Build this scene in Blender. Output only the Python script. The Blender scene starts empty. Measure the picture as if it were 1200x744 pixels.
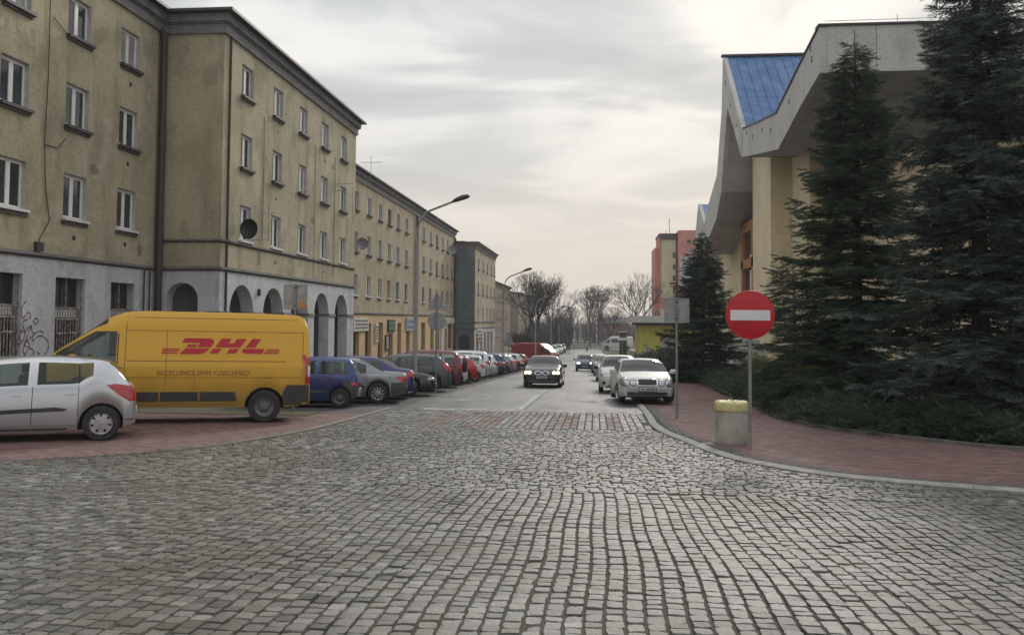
import bpy, bmesh, math, random
import numpy as np
from mathutils import Vector, Matrix, Euler
from mathutils.bvhtree import BVHTree
random.seed(7); RS = np.random.RandomState(7)
PI = math.pi; R = math.radians
scene = bpy.context.scene
COL = scene.collection
S = .037                                   # the street falls 3.7 % away from the camera
def gz(y):
    if y < -10: y = -10
    if y < 80: return -S*y
    if y < 120:
        t = y-80; return -S*80-(S*t-S*t*t/80)
    return -S*100
# ------------------------------------------------------------- camera
cam = bpy.data.objects.new('camera', bpy.data.cameras.new('camera')); COL.objects.link(cam)
cam.matrix_world = Matrix.Translation((0, 0, 1.66)) @ Matrix.Rotation(R(5.54), 4, 'Z') @ Matrix.Rotation(R(92.5), 4, 'X') @ Matrix.Rotation(R(.4), 4, 'Z')
cam.data.sensor_width = 36; cam.data.sensor_fit = 'HORIZONTAL'; cam.data.lens = 30.0
cam.data.shift_y = -(372-331.34)/1200; cam.data.clip_start = .1; cam.data.clip_end = 3000
scene.camera = cam
# ------------------------------------------------------------- view, world, sun
scene.view_settings.view_transform = 'Standard'; scene.view_settings.look = 'None'
scene.view_settings.exposure = .4; scene.view_settings.gamma = 1
scene.render.engine = 'CYCLES'
scene.cycles.max_bounces = 6; scene.cycles.transparent_max_bounces = 12; scene.cycles.volume_bounces = 0
SUN_AZ, SUN_EL = R(15), R(28)              # azimuth from +Y towards +X
USE_HAZE = True; HAZE_D = .0005
world = bpy.data.worlds.new('World'); scene.world = world; world.use_nodes = True
def nd(nt, t, **kw):
    n = nt.nodes.new(t)
    for k, v in kw.items():
        if k.startswith('i_'):
            n.inputs[k[2:].replace('_', ' ')].default_value = v
        else: setattr(n, k, v)
    return n
def mixc(nt, fac, a, b, mode='MIX'):
    m = nt.nodes.new('ShaderNodeMix'); m.data_type = 'RGBA'; m.blend_type = mode
    for s, v in ((0, fac), (6, a), (7, b)):
        if hasattr(v, 'type'): nt.links.new(v, m.inputs[s])
        else: m.inputs[s].default_value = (*v, 1) if s and len(v) == 3 else v
    return m.outputs[2]
def math_(nt, op, a, b=None, clamp=False):
    m = nt.nodes.new('ShaderNodeMath'); m.operation = op; m.use_clamp = clamp
    for s, v in ((0, a), (1, b)):
        if v is None: continue
        if hasattr(v, 'type'): nt.links.new(v, m.inputs[s])
        else: m.inputs[s].default_value = v
    return m.outputs[0]
def ramp(nt, fac, pts):
    r = nt.nodes.new('ShaderNodeValToRGB'); e = r.color_ramp.elements
    while len(e) < len(pts): e.new(.5)
    for k, (p, c) in enumerate(pts):
        e[k].position = p; e[k].color = (*c, 1) if len(c) == 3 else c
    nt.links.new(fac, r.inputs[0]); return r.outputs[0]
nt = world.node_tree; nt.nodes.clear()
out = nd(nt, 'ShaderNodeOutputWorld'); bg = nd(nt, 'ShaderNodeBackground'); bg.inputs[1].default_value = .13
sky = nd(nt, 'ShaderNodeTexSky'); sky.sky_type = 'NISHITA'; sky.sun_disc = False
sky.sun_elevation = SUN_EL; sky.sun_rotation = SUN_AZ; sky.air_density = 1.5; sky.dust_density = 4
tc = nd(nt, 'ShaderNodeTexCoord'); sep = nd(nt, 'ShaderNodeSeparateXYZ'); nt.links.new(tc.outputs['Generated'], sep.inputs[0])
zz = math_(nt, 'MAXIMUM', sep.outputs[2], 0.0); zd = math_(nt, 'ADD', zz, .16)
cx = math_(nt, 'DIVIDE', sep.outputs[0], zd); cy = math_(nt, 'DIVIDE', sep.outputs[1], zd)
cmb = nd(nt, 'ShaderNodeCombineXYZ'); nt.links.new(cx, cmb.inputs[0]); nt.links.new(cy, cmb.inputs[1])
mp = nd(nt, 'ShaderNodeMapping'); nt.links.new(cmb.outputs[0], mp.inputs[0]); mp.inputs['Scale'].default_value = (.9, 1.3, 1); mp.inputs['Location'].default_value = (2.3, 1.45, 0)
mp.inputs['Rotation'].default_value = (0, 0, R(-14))
n1 = nd(nt, 'ShaderNodeTexNoise'); n1.inputs['Scale'].default_value = 1.35; n1.inputs['Detail'].default_value = 8; n1.inputs['Roughness'].default_value = .52; n1.inputs['Distortion'].default_value = .5
nt.links.new(mp.outputs[0], n1.inputs['Vector'])
cloud = ramp(nt, n1.outputs[0], [(.37, (5.5, 5.4, 5.2)), (.45, (4.85, 4.85, 4.8)), (.52, (3.6, 3.75, 3.88)), (.64, (2.85, 3.05, 3.25))])
# near the horizon the veil of cloud closes up and turns cream
hor = ramp(nt, zz, [(0, (1, 1, 1)), (.08, (.9, .9, .9)), (.2, (.25, .25, .25)), (.34, (0, 0, 0))])
cl2 = mixc(nt, hor, cloud, (4.45, 4.05, 3.6))
high = ramp(nt, zz, [(.5, (1, 1, 1)), (.85, (1.5, 1.5, 1.5))])   # an overcast sky is brightest overhead
cl2 = mixc(nt, 1.0, cl2, high, 'MULTIPLY')
skyc = mixc(nt, .975, sky.outputs[0], cl2)
nt.links.new(skyc, bg.inputs[0]); nt.links.new(bg.outputs[0], out.inputs[0])
sun = bpy.data.objects.new('sun', bpy.data.lights.new('sun', 'SUN')); COL.objects.link(sun)
sun.data.energy = 1.6; sun.data.angle = R(14); sun.data.color = (1, .95, .87)
sd = Vector((math.sin(SUN_AZ)*math.cos(SUN_EL), math.cos(SUN_AZ)*math.cos(SUN_EL), math.sin(SUN_EL)))
sun.rotation_euler = sd.to_track_quat('Z', 'Y').to_euler(); sun.location = (20, 40, 40)
# ------------------------------------------------------------- helpers
def tag(o, label=None, cat=None, group=None, kind=None):
    if label: o['label'] = label
    if cat: o['category'] = cat
    if group: o['group'] = group
    if kind: o['kind'] = kind
    return o
def empty(name, loc, rz=0, label=None, cat=None, group=None, slope=False, kind=None):
    o = bpy.data.objects.new(name, None); COL.objects.link(o); o.empty_display_size = .3
    M = Matrix.Rotation(rz, 4, 'Z')
    if slope: M = Matrix.Rotation(-math.atan(S) if loc[1] < 95 else 0, 4, 'X') @ M
    o.location = loc; o.rotation_euler = M.to_euler()
    return tag(o, label, cat, group, kind)
class MB:
    def __init__(s, off=(0, 0, 0)): s.v = []; s.f = []; s.m = []; s.off = Vector(off)
    def add(s, vs, fs, mi=0):
        n = len(s.v); s.v += [tuple(v) for v in vs]
        for f in fs: s.f.append([n+i for i in f]); s.m.append(mi)
    def quad(s, a, b, c, d, mi=0): s.add([a, b, c, d], [(0, 1, 2, 3)], mi)
    def box(s, x0, y0, z0, x1, y1, z1, mi=0, b=0):
        if x0 > x1: x0, x1 = x1, x0
        if y0 > y1: y0, y1 = y1, y0
        if z0 > z1: z0, z1 = z1, z0
        if b <= 0:
            s.add([(x0,y0,z0),(x1,y0,z0),(x1,y1,z0),(x0,y1,z0),(x0,y0,z1),(x1,y0,z1),(x1,y1,z1),(x0,y1,z1)],
                  [(0,3,2,1),(4,5,6,7),(0,1,5,4),(1,2,6,5),(2,3,7,6),(3,0,4,7)], mi); return
        bm = bmesh.new(); bmesh.ops.create_cube(bm, size=1)
        for v in bm.verts: v.co = Vector(((x0+x1)/2+v.co.x*(x1-x0), (y0+y1)/2+v.co.y*(y1-y0), (z0+z1)/2+v.co.z*(z1-z0)))
        bmesh.ops.bevel(bm, geom=bm.edges[:], offset=b, segments=2, affect='EDGES', profile=.5)
        bm.verts.index_update(); s.add([v.co for v in bm.verts], [[v.index for v in f.verts] for f in bm.faces], mi); bm.free()
    def obox(s, c, ux, uy, uz, hx, hy, hz, mi=0):
        c = Vector(c); ux = Vector(ux)*hx; uy = Vector(uy)*hy; uz = Vector(uz)*hz
        P = [c+ux*a+uy*b+uz*d for d in (-1, 1) for a, b in ((-1,-1),(1,-1),(1,1),(-1,1))]
        s.add(P, [(0,3,2,1),(4,5,6,7),(0,1,5,4),(1,2,6,5),(2,3,7,6),(3,0,4,7)], mi)
    def tube(s, pts, rad, n=8, mi=0, cap=True):
        pts = [Vector(p) for p in pts]; rings = []
        if not hasattr(rad, '__len__'): rad = [rad]*len(pts)
        for i, p in enumerate(pts):
            d = (pts[min(i+1, len(pts)-1)]-pts[max(i-1, 0)]).normalized()
            a = Vector((0, 0, 1)) if abs(d.z) < .95 else Vector((1, 0, 0))
            u = d.cross(a).normalized(); w = d.cross(u)
            rings.append([p+(u*math.cos(t)+w*math.sin(t))*rad[i] for t in [2*PI*k/n for k in range(n)]])
        vs = [v for r in rings for v in r]; fs = []
        for i in range(len(pts)-1):
            for k in range(n): fs.append((i*n+k, i*n+(k+1) % n, (i+1)*n+(k+1) % n, (i+1)*n+k))
        if cap: fs += [tuple(range(n))[::-1], tuple((len(pts)-1)*n+k for k in range(n))]
        s.add(vs, fs, mi)
    def lathe(s, prof, c=(0, 0, 0), axis='Z', n=32, mi=0):
        vs = []; fs = []
        for (r, h) in prof:
            for k in range(n):
                t = 2*PI*k/n; a, b = r*math.cos(t), r*math.sin(t)
                vs.append((c[0]+a, c[1]+b, c[2]+h) if axis == 'Z' else ((c[0]+a, c[1]+h, c[2]+b) if axis == 'Y' else (c[0]+h, c[1]+a, c[2]+b)))
        for i in range(len(prof)-1):
            for k in range(n): fs.append((i*n+k, i*n+(k+1) % n, (i+1)*n+(k+1) % n, (i+1)*n+k))
        s.add(vs, fs, mi)
    def mesh(s, name, mats, smooth=False, fix=True):
        me = bpy.data.meshes.new(name); o = s.off
        me.from_pydata([(v[0]-o.x, v[1]-o.y, v[2]-o.z) for v in s.v], [], s.f)
        if not isinstance(mats, (list, tuple)): mats = [mats]
        for m in mats: me.materials.append(m)
        if len(mats) > 1: me.polygons.foreach_set('material_index', s.m)
        if fix:
            bm = bmesh.new(); bm.from_mesh(me); bmesh.ops.recalc_face_normals(bm, faces=bm.faces[:]); bm.to_mesh(me); bm.free()
        if smooth: shade(me, smooth)
        me.update(); return me
    def build(s, name, mats, parent=None, smooth=False, fix=True, kind=None, label=None, cat=None, group=None):
        return link(name, s.mesh(name, mats, smooth, fix), parent, kind=kind, label=label, cat=cat, group=group)
def shade(me, ang):
    me.polygons.foreach_set('use_smooth', [True]*len(me.polygons))
    if ang is not True: me.set_sharp_from_angle(angle=R(ang))
def link(name, me, parent=None, loc=None, rz=None, label=None, cat=None, group=None, kind=None):
    o = bpy.data.objects.new(name, me); COL.objects.link(o)
    if parent: o.parent = parent
    if loc is not None: o.location = loc
    if rz is not None: o.rotation_euler = (0, 0, rz)
    return tag(o, label, cat, group, kind)
def np_mesh(name, V, F, mats, rnd=None, smooth=False):
    """V (n,3), F (m,k) all faces of the same size"""
    me = bpy.data.meshes.new(name); k = F.shape[1]
    me.vertices.add(len(V)); me.vertices.foreach_set('co', np.asarray(V, np.float32).ravel())
    me.loops.add(F.size); me.loops.foreach_set('vertex_index', np.asarray(F, np.int32).ravel())
    me.polygons.add(len(F)); me.polygons.foreach_set('loop_start', np.arange(0, F.size, k, dtype=np.int32))
    if smooth: me.polygons.foreach_set('use_smooth', np.ones(len(F), bool))
    for m in (mats if isinstance(mats, (list, tuple)) else [mats]): me.materials.append(m)
    if rnd is not None:
        a = me.attributes.new('rnd', 'FLOAT', 'POINT'); a.data.foreach_set('value', np.asarray(rnd, np.float32))
    me.update(calc_edges=True); me.validate(); return me
def copy_tree(o, parent=None):
    c = o.copy(); COL.objects.link(c); c.parent = parent
    for ch in list(o.children): copy_tree(ch, c)
    return c
# ------------------------------------------------------------- materials
MATS = {}
def mat(name, col, rough=.8, metal=0, coat=0, noise=None, bump=None, spec=.5, emit=None):
    """noise = (scale, amount, second colour or None); bump = (scale, strength)"""
    if name in MATS: return MATS[name]
    m = bpy.data.materials.new(name); m.use_nodes = True; nt = m.node_tree; b = nt.nodes['Principled BSDF']
    b.inputs['Roughness'].default_value = rough; b.inputs['Metallic'].default_value = metal
    b.inputs['Coat Weight'].default_value = coat; b.inputs['Coat Roughness'].default_value = .08
    b.inputs['Specular IOR Level'].default_value = spec; b.inputs['Base Color'].default_value = (*col, 1)
    tc = nd(nt, 'ShaderNodeTexCoord')
    if noise:
        n = nd(nt, 'ShaderNodeTexNoise'); n.inputs['Scale'].default_value = noise[0]; n.inputs['Detail'].default_value = 6
        nt.links.new(tc.outputs['Object'], n.inputs['Vector'])
        c2 = noise[2] if len(noise) > 2 and noise[2] else tuple(c*(1-noise[1]) for c in col)
        f = ramp(nt, n.outputs[0], [(.35, (0, 0, 0)), (.68, (1, 1, 1))])
        nt.links.new(mixc(nt, f, col, c2), b.inputs['Base Color'])
    if bump:
        n = nd(nt, 'ShaderNodeTexNoise'); n.inputs['Scale'].default_value = bump[0]; n.inputs['Detail'].default_value = 5
        nt.links.new(tc.outputs['Object'], n.inputs['Vector'])
        bp = nd(nt, 'ShaderNodeBump'); bp.inputs['Strength'].default_value = bump[1]; bp.inputs['Distance'].default_value = .02
        nt.links.new(n.outputs[0], bp.inputs['Height']); nt.links.new(bp.outputs[0], b.inputs['Normal'])
    if emit:
        b.inputs['Emission Color'].default_value = (*emit[0], 1); b.inputs['Emission Strength'].default_value = emit[1]
    MATS[name] = m; return m
def bs(m): return m.node_tree, m.node_tree.nodes['Principled BSDF']
def stucco(name, base, dark, pale, sc=1.0):
    m = mat(name, base, .95, bump=(45, .35), spec=.2); nt, b = bs(m); tc = nd(nt, 'ShaderNodeTexCoord')
    def ns(scale, xyz=(1, 1, 1), det=6):
        mp = nd(nt, 'ShaderNodeMapping'); mp.inputs['Scale'].default_value = xyz; nt.links.new(tc.outputs['Object'], mp.inputs[0])
        n = nd(nt, 'ShaderNodeTexNoise'); n.inputs['Scale'].default_value = scale; n.inputs['Detail'].default_value = det; n.inputs['Roughness'].default_value = .6
        nt.links.new(mp.outputs[0], n.inputs['Vector']); return n.outputs[0]
    big = ramp(nt, ns(.5*sc), [(.38, (0, 0, 0)), (.62, (1, 1, 1))])
    streak = ramp(nt, ns(.9*sc, (1, 1, .22), 9), [(.5, (0, 0, 0)), (.7, (1, 1, 1))])
    fine = ramp(nt, ns(9*sc), [(.3, (.82, .82, .82)), (.7, (1.12, 1.12, 1.12))])
    c = mixc(nt, big, base, pale); s2 = math_(nt, 'MULTIPLY', streak, .6); c = mixc(nt, s2, c, dark)
    patch = ramp(nt, ns(.9*sc, (1, 1, .7), 9), [(.54, (0, 0, 0)), (.62, (.45, .45, .45))]); c = mixc(nt, patch, c, dark)
    c = mixc(nt, 1.0, c, fine, 'MULTIPLY'); nt.links.new(c, b.inputs['Base Color']); return m
M_ochre = stucco('ochre_render', (.375, .335, .23), (.22, .2, .145), (.47, .42, .3))
M_ochre2 = stucco('pale_ochre_render', (.37, .31, .215), (.26, .215, .155), (.44, .375, .27))
M_greyw = stucco('grey_painted_render', (.5, .515, .545), (.34, .345, .355), (.58, .59, .61))
def brick_bump(m, w=.5, h=.16):
    nt, b = bs(m); tc = nd(nt, 'ShaderNodeTexCoord'); sp = nd(nt, 'ShaderNodeSeparateXYZ'); cb = nd(nt, 'ShaderNodeCombineXYZ'); nt.links.new(tc.outputs['Object'], sp.inputs[0])
    nt.links.new(math_(nt, 'ADD', sp.outputs[0], sp.outputs[1]), cb.inputs[0]); nt.links.new(sp.outputs[2], cb.inputs[1])
    br = nd(nt, 'ShaderNodeTexBrick'); br.inputs['Scale'].default_value = 1; br.inputs['Brick Width'].default_value = w; br.inputs['Row Height'].default_value = h; br.inputs['Mortar Size'].default_value = .012; br.inputs['Mortar Smooth'].default_value = .6
    nt.links.new(cb.outputs[0], br.inputs['Vector']); bp = nd(nt, 'ShaderNodeBump'); bp.inputs['Strength'].default_value = .22; bp.inputs['Distance'].default_value = .01; bp.invert = True
    nt.links.new(br.outputs['Fac'], bp.inputs['Height']); old = b.inputs['Normal'].links[0].from_socket; nt.links.new(old, bp.inputs['Normal']); nt.links.new(bp.outputs[0], b.inputs['Normal'])
brick_bump(M_greyw)
M_slate = stucco('slate_render', (.13, .145, .165), (.09, .1, .115), (.17, .185, .2))
M_beige = stucco('beige_shop_render', (.55, .4, .22), (.4, .29, .16), (.6, .45, .27))
M_cream = stucco('cream_render', (.74, .64, .44), (.62, .53, .36), (.78, .69, .5))
M_conc = stucco('pale_concrete', (.52, .52, .5), (.36, .36, .345), (.48, .475, .455))
M_brownw = stucco('brown_render', (.24, .19, .14), (.15, .12, .09), (.3, .24, .18))
M_cornice = mat('cornice_render', (.21, .205, .205), .9, noise=(2.5, .35), bump=(20, .3))
M_roofedge = mat('dark_sheet_metal', (.035, .032, .035), .5, noise=(3, .3))
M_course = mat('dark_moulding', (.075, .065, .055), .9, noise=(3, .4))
M_pipe = mat('maroon_pipe', (.05, .03, .035), .6, noise=(6, .3))
M_white = mat('white_plastic', (.75, .75, .74), .4, noise=(3, .12))
M_reveal = mat('window_reveal_paint', (.5, .5, .5), .8, noise=(4, .3))
M_sill = mat('tin_sill', (.09, .08, .075), .6, noise=(5, .4))
M_sillw = mat('white_sill', (.7, .69, .68), .5, noise=(5, .2))
M_brown = mat('brown_wood', (.16, .075, .035), .6, noise=(8, .4))
M_teal = mat('teal_paint', (.12, .3, .28), .6, noise=(8, .3))
M_yel = mat('yellowish_paint', (.5, .4, .2), .6, noise=(8, .3))
M_curt = mat('net_curtain', (.6, .6, .58), .9, noise=(25, .3))
M_black = mat('black_plastic', (.012, .012, .013), .5, noise=(8, .4))
M_dgrey = mat('dark_grey_plastic', (.05, .05, .052), .65, noise=(5, .4))
M_steel = mat('galvanised_steel', (.3, .31, .32), .5, metal=.5, noise=(6, .35))
M_signback = mat('sign_back_aluminium', (.34, .35, .36), .5, metal=.2, noise=(5, .3))
M_lamppole = mat('lamp_pole_concrete', (.3, .29, .28), .7, noise=(5, .3))
M_rubber = mat('tyre_rubber', (.02, .02, .021), .85, noise=(14, .5, (.045, .042, .04)), bump=(60, .3))
M_rim = mat('alloy_silver', (.5, .5, .51), .35, metal=.7, noise=(12, .35))
M_steelrim = mat('steel_rim', (.2, .2, .21), .5, metal=.5, noise=(12, .35))
M_chrome = mat('chrome', (.7, .7, .7), .15, metal=1)
M_red = mat('sign_red', (.52, .012, .022), .45, noise=(7, .18))
M_signw = mat('sign_white', (.72, .72, .73), .45, noise=(7, .1))
M_int = mat('car_interior', (.03, .03, .032), .9, noise=(6, .3))
M_taill = mat('tail_lamp_red', (.5, .015, .02), .12, coat=1, noise=(30, .4))
M_headl = mat('headlamp_clear', (.45, .46, .48), .08, metal=.6, coat=1, noise=(22, .5))
M_headon = mat('headlamp_lit', (.9, .8, .6), .3, emit=((1, .78, .45), 3))
M_headonw = mat('headlamp_lit_white', (.9, .9, .9), .3, emit=((.9, .95, 1), 3))
M_orange = mat('indicator_orange', (.8, .25, .03), .2, coat=1)
M_plate = mat('number_plate_white', (.62, .63, .65), .4, noise=(10, .1))
M_ink = mat('number_plate_ink', (.02, .02, .02), .6)
def glass(name, col, tr=.5, df=.06):
    m = bpy.data.materials.new(name); m.use_nodes = True; nt = m.node_tree; nt.nodes.clear(); o = nd(nt, 'ShaderNodeOutputMaterial')
    t = nd(nt, 'ShaderNodeBsdfTransparent'); t.inputs[0].default_value = (*[c*tr for c in col], 1)
    d = nd(nt, 'ShaderNodeBsdfDiffuse'); d.inputs[0].default_value = (.3, .33, .33, 1)
    g = nd(nt, 'ShaderNodeBsdfGlossy'); g.inputs['Roughness'].default_value = .04
    fr = nd(nt, 'ShaderNodeFresnel'); fr.inputs[0].default_value = 1.55
    a = nd(nt, 'ShaderNodeMixShader'); a.inputs[0].default_value = df; nt.links.new(t.outputs[0], a.inputs[1]); nt.links.new(d.outputs[0], a.inputs[2])
    b = nd(nt, 'ShaderNodeMixShader'); nt.links.new(fr.outputs[0], b.inputs[0]); nt.links.new(a.outputs[0], b.inputs[1]); nt.links.new(g.outputs[0], b.inputs[2])
    nt.links.new(b.outputs[0], o.inputs[0]); return m
M_glass = glass('car_glass', (.8, .95, .92), .72); M_screen = glass('car_screen_glass', (.75, .97, .9), .75, .13)  # stronger pale diffuse mix in the screens stands in for reflected sky
def pane_mat(name, col, rough=.06):
    m = mat(name, col, rough, noise=(1.3, .55), spec=.5); return m
M_pane = pane_mat('window_pane', (.045, .05, .055)); M_pane2 = pane_mat('window_pane_curtained', (.34, .34, .33), .15)
M_shopglass = pane_mat('shop_glass', (.025, .027, .03))
def paint(name, col, metal=.25, rough=.38, coat=.6, dirt=(.1, .09, .075), dz=.5, amt=.6, zs=1.0):
    """car paint; road dirt gathers on the lower body"""
    if name in MATS: return MATS[name]
    m = mat(name, col, rough, metal, coat); nt, b = bs(m); tc = nd(nt, 'ShaderNodeTexCoord'); sp = nd(nt, 'ShaderNodeSeparateXYZ')
    nt.links.new(tc.outputs['Object'], sp.inputs[0])
    n = nd(nt, 'ShaderNodeTexNoise'); n.inputs['Scale'].default_value = 2.2; n.inputs['Detail'].default_value = 8; nt.links.new(tc.outputs['Object'], n.inputs['Vector'])
    h = math_(nt, 'ADD', math_(nt, 'MULTIPLY', sp.outputs[2], zs), math_(nt, 'MULTIPLY', math_(nt, 'SUBTRACT', n.outputs[0], .5), .5))
    f = ramp(nt, h, [(dz*.35, (amt*.7,)*3), (dz, (amt*.1,)*3), (min(.99, dz*1.7), (.0,)*3)])
    nt.links.new(mixc(nt, f, col, dirt), b.inputs['Base Color'])
    r = math_(nt, 'ADD', math_(nt, 'MULTIPLY', f, .5), rough, True); nt.links.new(r, b.inputs['Roughness'])
    cw = math_(nt, 'SUBTRACT', coat, f, True); nt.links.new(cw, b.inputs['Coat Weight']); return m
# ------------------------------------------------------------- ground
M_soil = mat('verge_soil', (.06, .055, .042), .95, noise=(1.2, .5, (.05, .06, .03)), bump=(15, .6))
def sheet(name, x0, x1, ys, m, dz=0, parent=None, kind='structure', nx=1):
    b = MB(); fs = []
    for j in range(len(ys)-1):
        for i in range(nx):
            a, c = x0+(x1-x0)*i/nx, x0+(x1-x0)*(i+1)/nx
            b.quad((a, ys[j], gz(ys[j])+dz), (c, ys[j], gz(ys[j])+dz), (c, ys[j+1], gz(ys[j+1])+dz), (a, ys[j+1], gz(ys[j+1])+dz))
    bm_o = b.build(name, m, parent, kind=kind, fix=False); return bm_o
YS = [-60, -10, 0, 80, 84, 88, 92, 96, 100, 104, 108, 112, 116, 120, 300, 1500]
sheet('ground', -900, 900, YS, M_soil, -.06)
# asphalt
M_asph = mat('worn_asphalt', (.105, .103, .1), .62, bump=(220, .35), spec=.5); nt, b = bs(M_asph); tc = nd(nt, 'ShaderNodeTexCoord')
def nz(nt, tc, scale, det=6, xyz=(1, 1, 1), dist=0):
    mp = nd(nt, 'ShaderNodeMapping'); mp.inputs['Scale'].default_value = xyz; nt.links.new(tc.outputs['Object'], mp.inputs[0])
    n = nd(nt, 'ShaderNodeTexNoise'); n.inputs['Scale'].default_value = scale; n.inputs['Detail'].default_value = det; n.inputs['Distortion'].default_value = dist
    nt.links.new(mp.outputs[0], n.inputs['Vector']); return n.outputs[0]
c = mixc(nt, ramp(nt, nz(nt, tc, .35, 5, (1, .25, 1)), [(.4, (0, 0, 0)), (.65, (1, 1, 1))]), (.125, .122, .118), (.085, .083, .08))
c = mixc(nt, 1, c, ramp(nt, nz(nt, tc, 90, 3), [(.3, (.7, .7, .7)), (.7, (1.25, 1.25, 1.25))]), 'MULTIPLY')
crk = ramp(nt, math_(nt, 'ABSOLUTE', math_(nt, 'SUBTRACT', nz(nt, tc, .5, 8, (1, .6, 1), 1.5), .5)), [(0, (.75,)*3), (.006, (0, 0, 0))])
c = mixc(nt, crk, c, (.03, .03, .03)); nt.links.new(c, b.inputs['Base Color'])
nt.links.new(ramp(nt, nz(nt, tc, .5, 4, (1, .3, 1)), [(.4, (.3,)*3), (.65, (.6,)*3)]), b.inputs['Roughness'])
YR = [23.8, 80, 84, 88, 92, 96, 100, 104, 108, 112, 116, 120, 156]
sheet('road', -5.75, 1.35, YR, M_asph, -.01)
M_park = mat('parking_asphalt', (.075, .072, .068), .8, noise=(.8, .45), bump=(150, .4))
sheet('parking_bay', -12.6, -5.753, [21.6, 80, 84, 88, 92, 96, 100, 104, 108, 112, 116, 120, 156], M_park, -.016)
sheet('cross_street', -200, 200, [156, 163], M_asph, -.02)
# markings
M_mark = mat('worn_road_paint', (.55, .55, .53), .7); nt, b = bs(M_mark); tc = nd(nt, 'ShaderNodeTexCoord')
nt.links.new(mixc(nt, ramp(nt, nz(nt, tc, 7, 8), [(.44, (0, 0, 0)), (.58, (1, 1, 1))]), (.5, .5, .48), (.16, .155, .15)), b.inputs['Base Color'])
M_markf = mat('faded_road_paint', (.3, .3, .29), .7); nt, b = bs(M_markf); tc = nd(nt, 'ShaderNodeTexCoord')
nt.links.new(mixc(nt, ramp(nt, nz(nt, tc, 6, 8), [(.38, (0, 0, 0)), (.55, (1, 1, 1))]), (.34, .34, .33), (.115, .112, .108)), b.inputs['Base Color'])
def marking(name, polys, m=None, dz=-.006):
    b = MB()
    for P in polys: b.add([(x, y, gz(y)+dz) for x, y in P], [tuple(range(len(P)))])
    return b.build(name, m or M_mark, kind='structure', fix=False)
def rect(x0, y0, x1, y1): return [(x0, y0), (x1, y0), (x1, y1), (x0, y1)]
marking('stop_line_marking', [rect(a, 24.28, c, 24.62) for a, c in ((-4.95, -4.0), (-3.82, -3.08), (-2.9, -2.1), (-1.5, -.78), (-.6, .22), (.4, 1.1))])
cl = [rect(-2.24, 24.7, -2.1, 33.2)]
y = 34.8
while y < 150: cl.append(rect(-2.22, y, -2.1, y+3)); y += 7
marking('centre_line_marking', cl)
def bar(a, c, w):
    a = Vector(a); c = Vector(c); n = (c-a).normalized(); n = Vector((-n.y, n.x))*w/2
    return [tuple(a-n), tuple(c-n), tuple(c+n), tuple(a+n)][::1]
marking('turn_arrow_marking', [bar((-4.6, 28.2), (-3.75, 29.2), .3), bar((-3.75, 29.2), (-3.75, 33), .15), bar((-4.6, 28.2), (-4.25, 29.9), .28),
        bar((-1.0, 32.2), (-.9, 30.2), .18), bar((-.9, 30.2), (.05, 28.6), .3), bar((.05, 28.6), (-.15, 30.2), .25)], M_markf)
marking('crack_seal_marking', [bar((-2.02, 24.6), (-2.0, 37.8), .05)], mat('bitumen_seal', (.02, .02, .02), .6))
# kerb curves (x, y)
def catmull(P, n=8):
    P = [Vector(p) for p in P]; o = []
    for i in range(len(P)-1):
        a, b_, c, d = P[max(i-1, 0)], P[i], P[i+1], P[min(i+2, len(P)-1)]
        for k in range(n):
            t = k/n; o.append(.5*((2*b_)+(c-a)*t+(2*a-5*b_+4*c-d)*t*t+(3*b_-a-3*c+d)*t**3))
    o.append(P[-1]); return o
KR = catmull([(1.36, 80), (1.36, 28.4), (1.3, 19.8), (1.66, 16.5), (2.08, 14.1), (2.6, 12.95), (3.5, 11.9), (5.25, 11.05), (8, 10.3), (13, 9.5), (24, 8.6)])
KL = catmull([(-5.85, 24.4), (-5.85, 19.4), (-5.95, 16.84), (-6.5, 14.18), (-7.5, 12.55), (-8.6, 11.7), (-11, 10.8), (-16, 9.9), (-26, 9.2)])
def curve_x(K, y, left):
    """x of the kerb at y; beyond the curve's lowest y there is road everywhere"""
    best = None
    for p, q in zip(K[:-1], K[1:]):
        lo, hi = min(p.y, q.y), max(p.y, q.y)
        if lo <= y <= hi and hi > lo:
            t = (y-p.y)/(q.y-p.y); x = p.x+(q.x-p.x)*t; best = x
    if best is None: best = (-40 if left else 40) if y < 12 else (-5.85 if left else 1.36)
    return best
M_sand = mat('joint_sand', (.068, .06, .05), .95, noise=(2.2, .5, (.05, .055, .035)), bump=(60, .8))
def strip_between(name, y0, y1, xl, xr, m, dz, n=60, kind='structure', parent=None):
    b = MB()
    for i in range(n):
        a, c = y0+(y1-y0)*i/n, y0+(y1-y0)*(i+1)/n
        b.quad((xl(a), a, gz(a)+dz), (xr(a), a, gz(a)+dz), (xr(c), c, gz(c)+dz), (xl(c), c, gz(c)+dz))
    return b.build(name, m, parent, fix=False, kind=kind)
cobble = strip_between('cobblestone_road', -12, 23.8, lambda y: max(-40, curve_x(KL, y, 1)), lambda y: min(40, curve_x(KR, y, 0)), M_sand, -.013, n=140)
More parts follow.
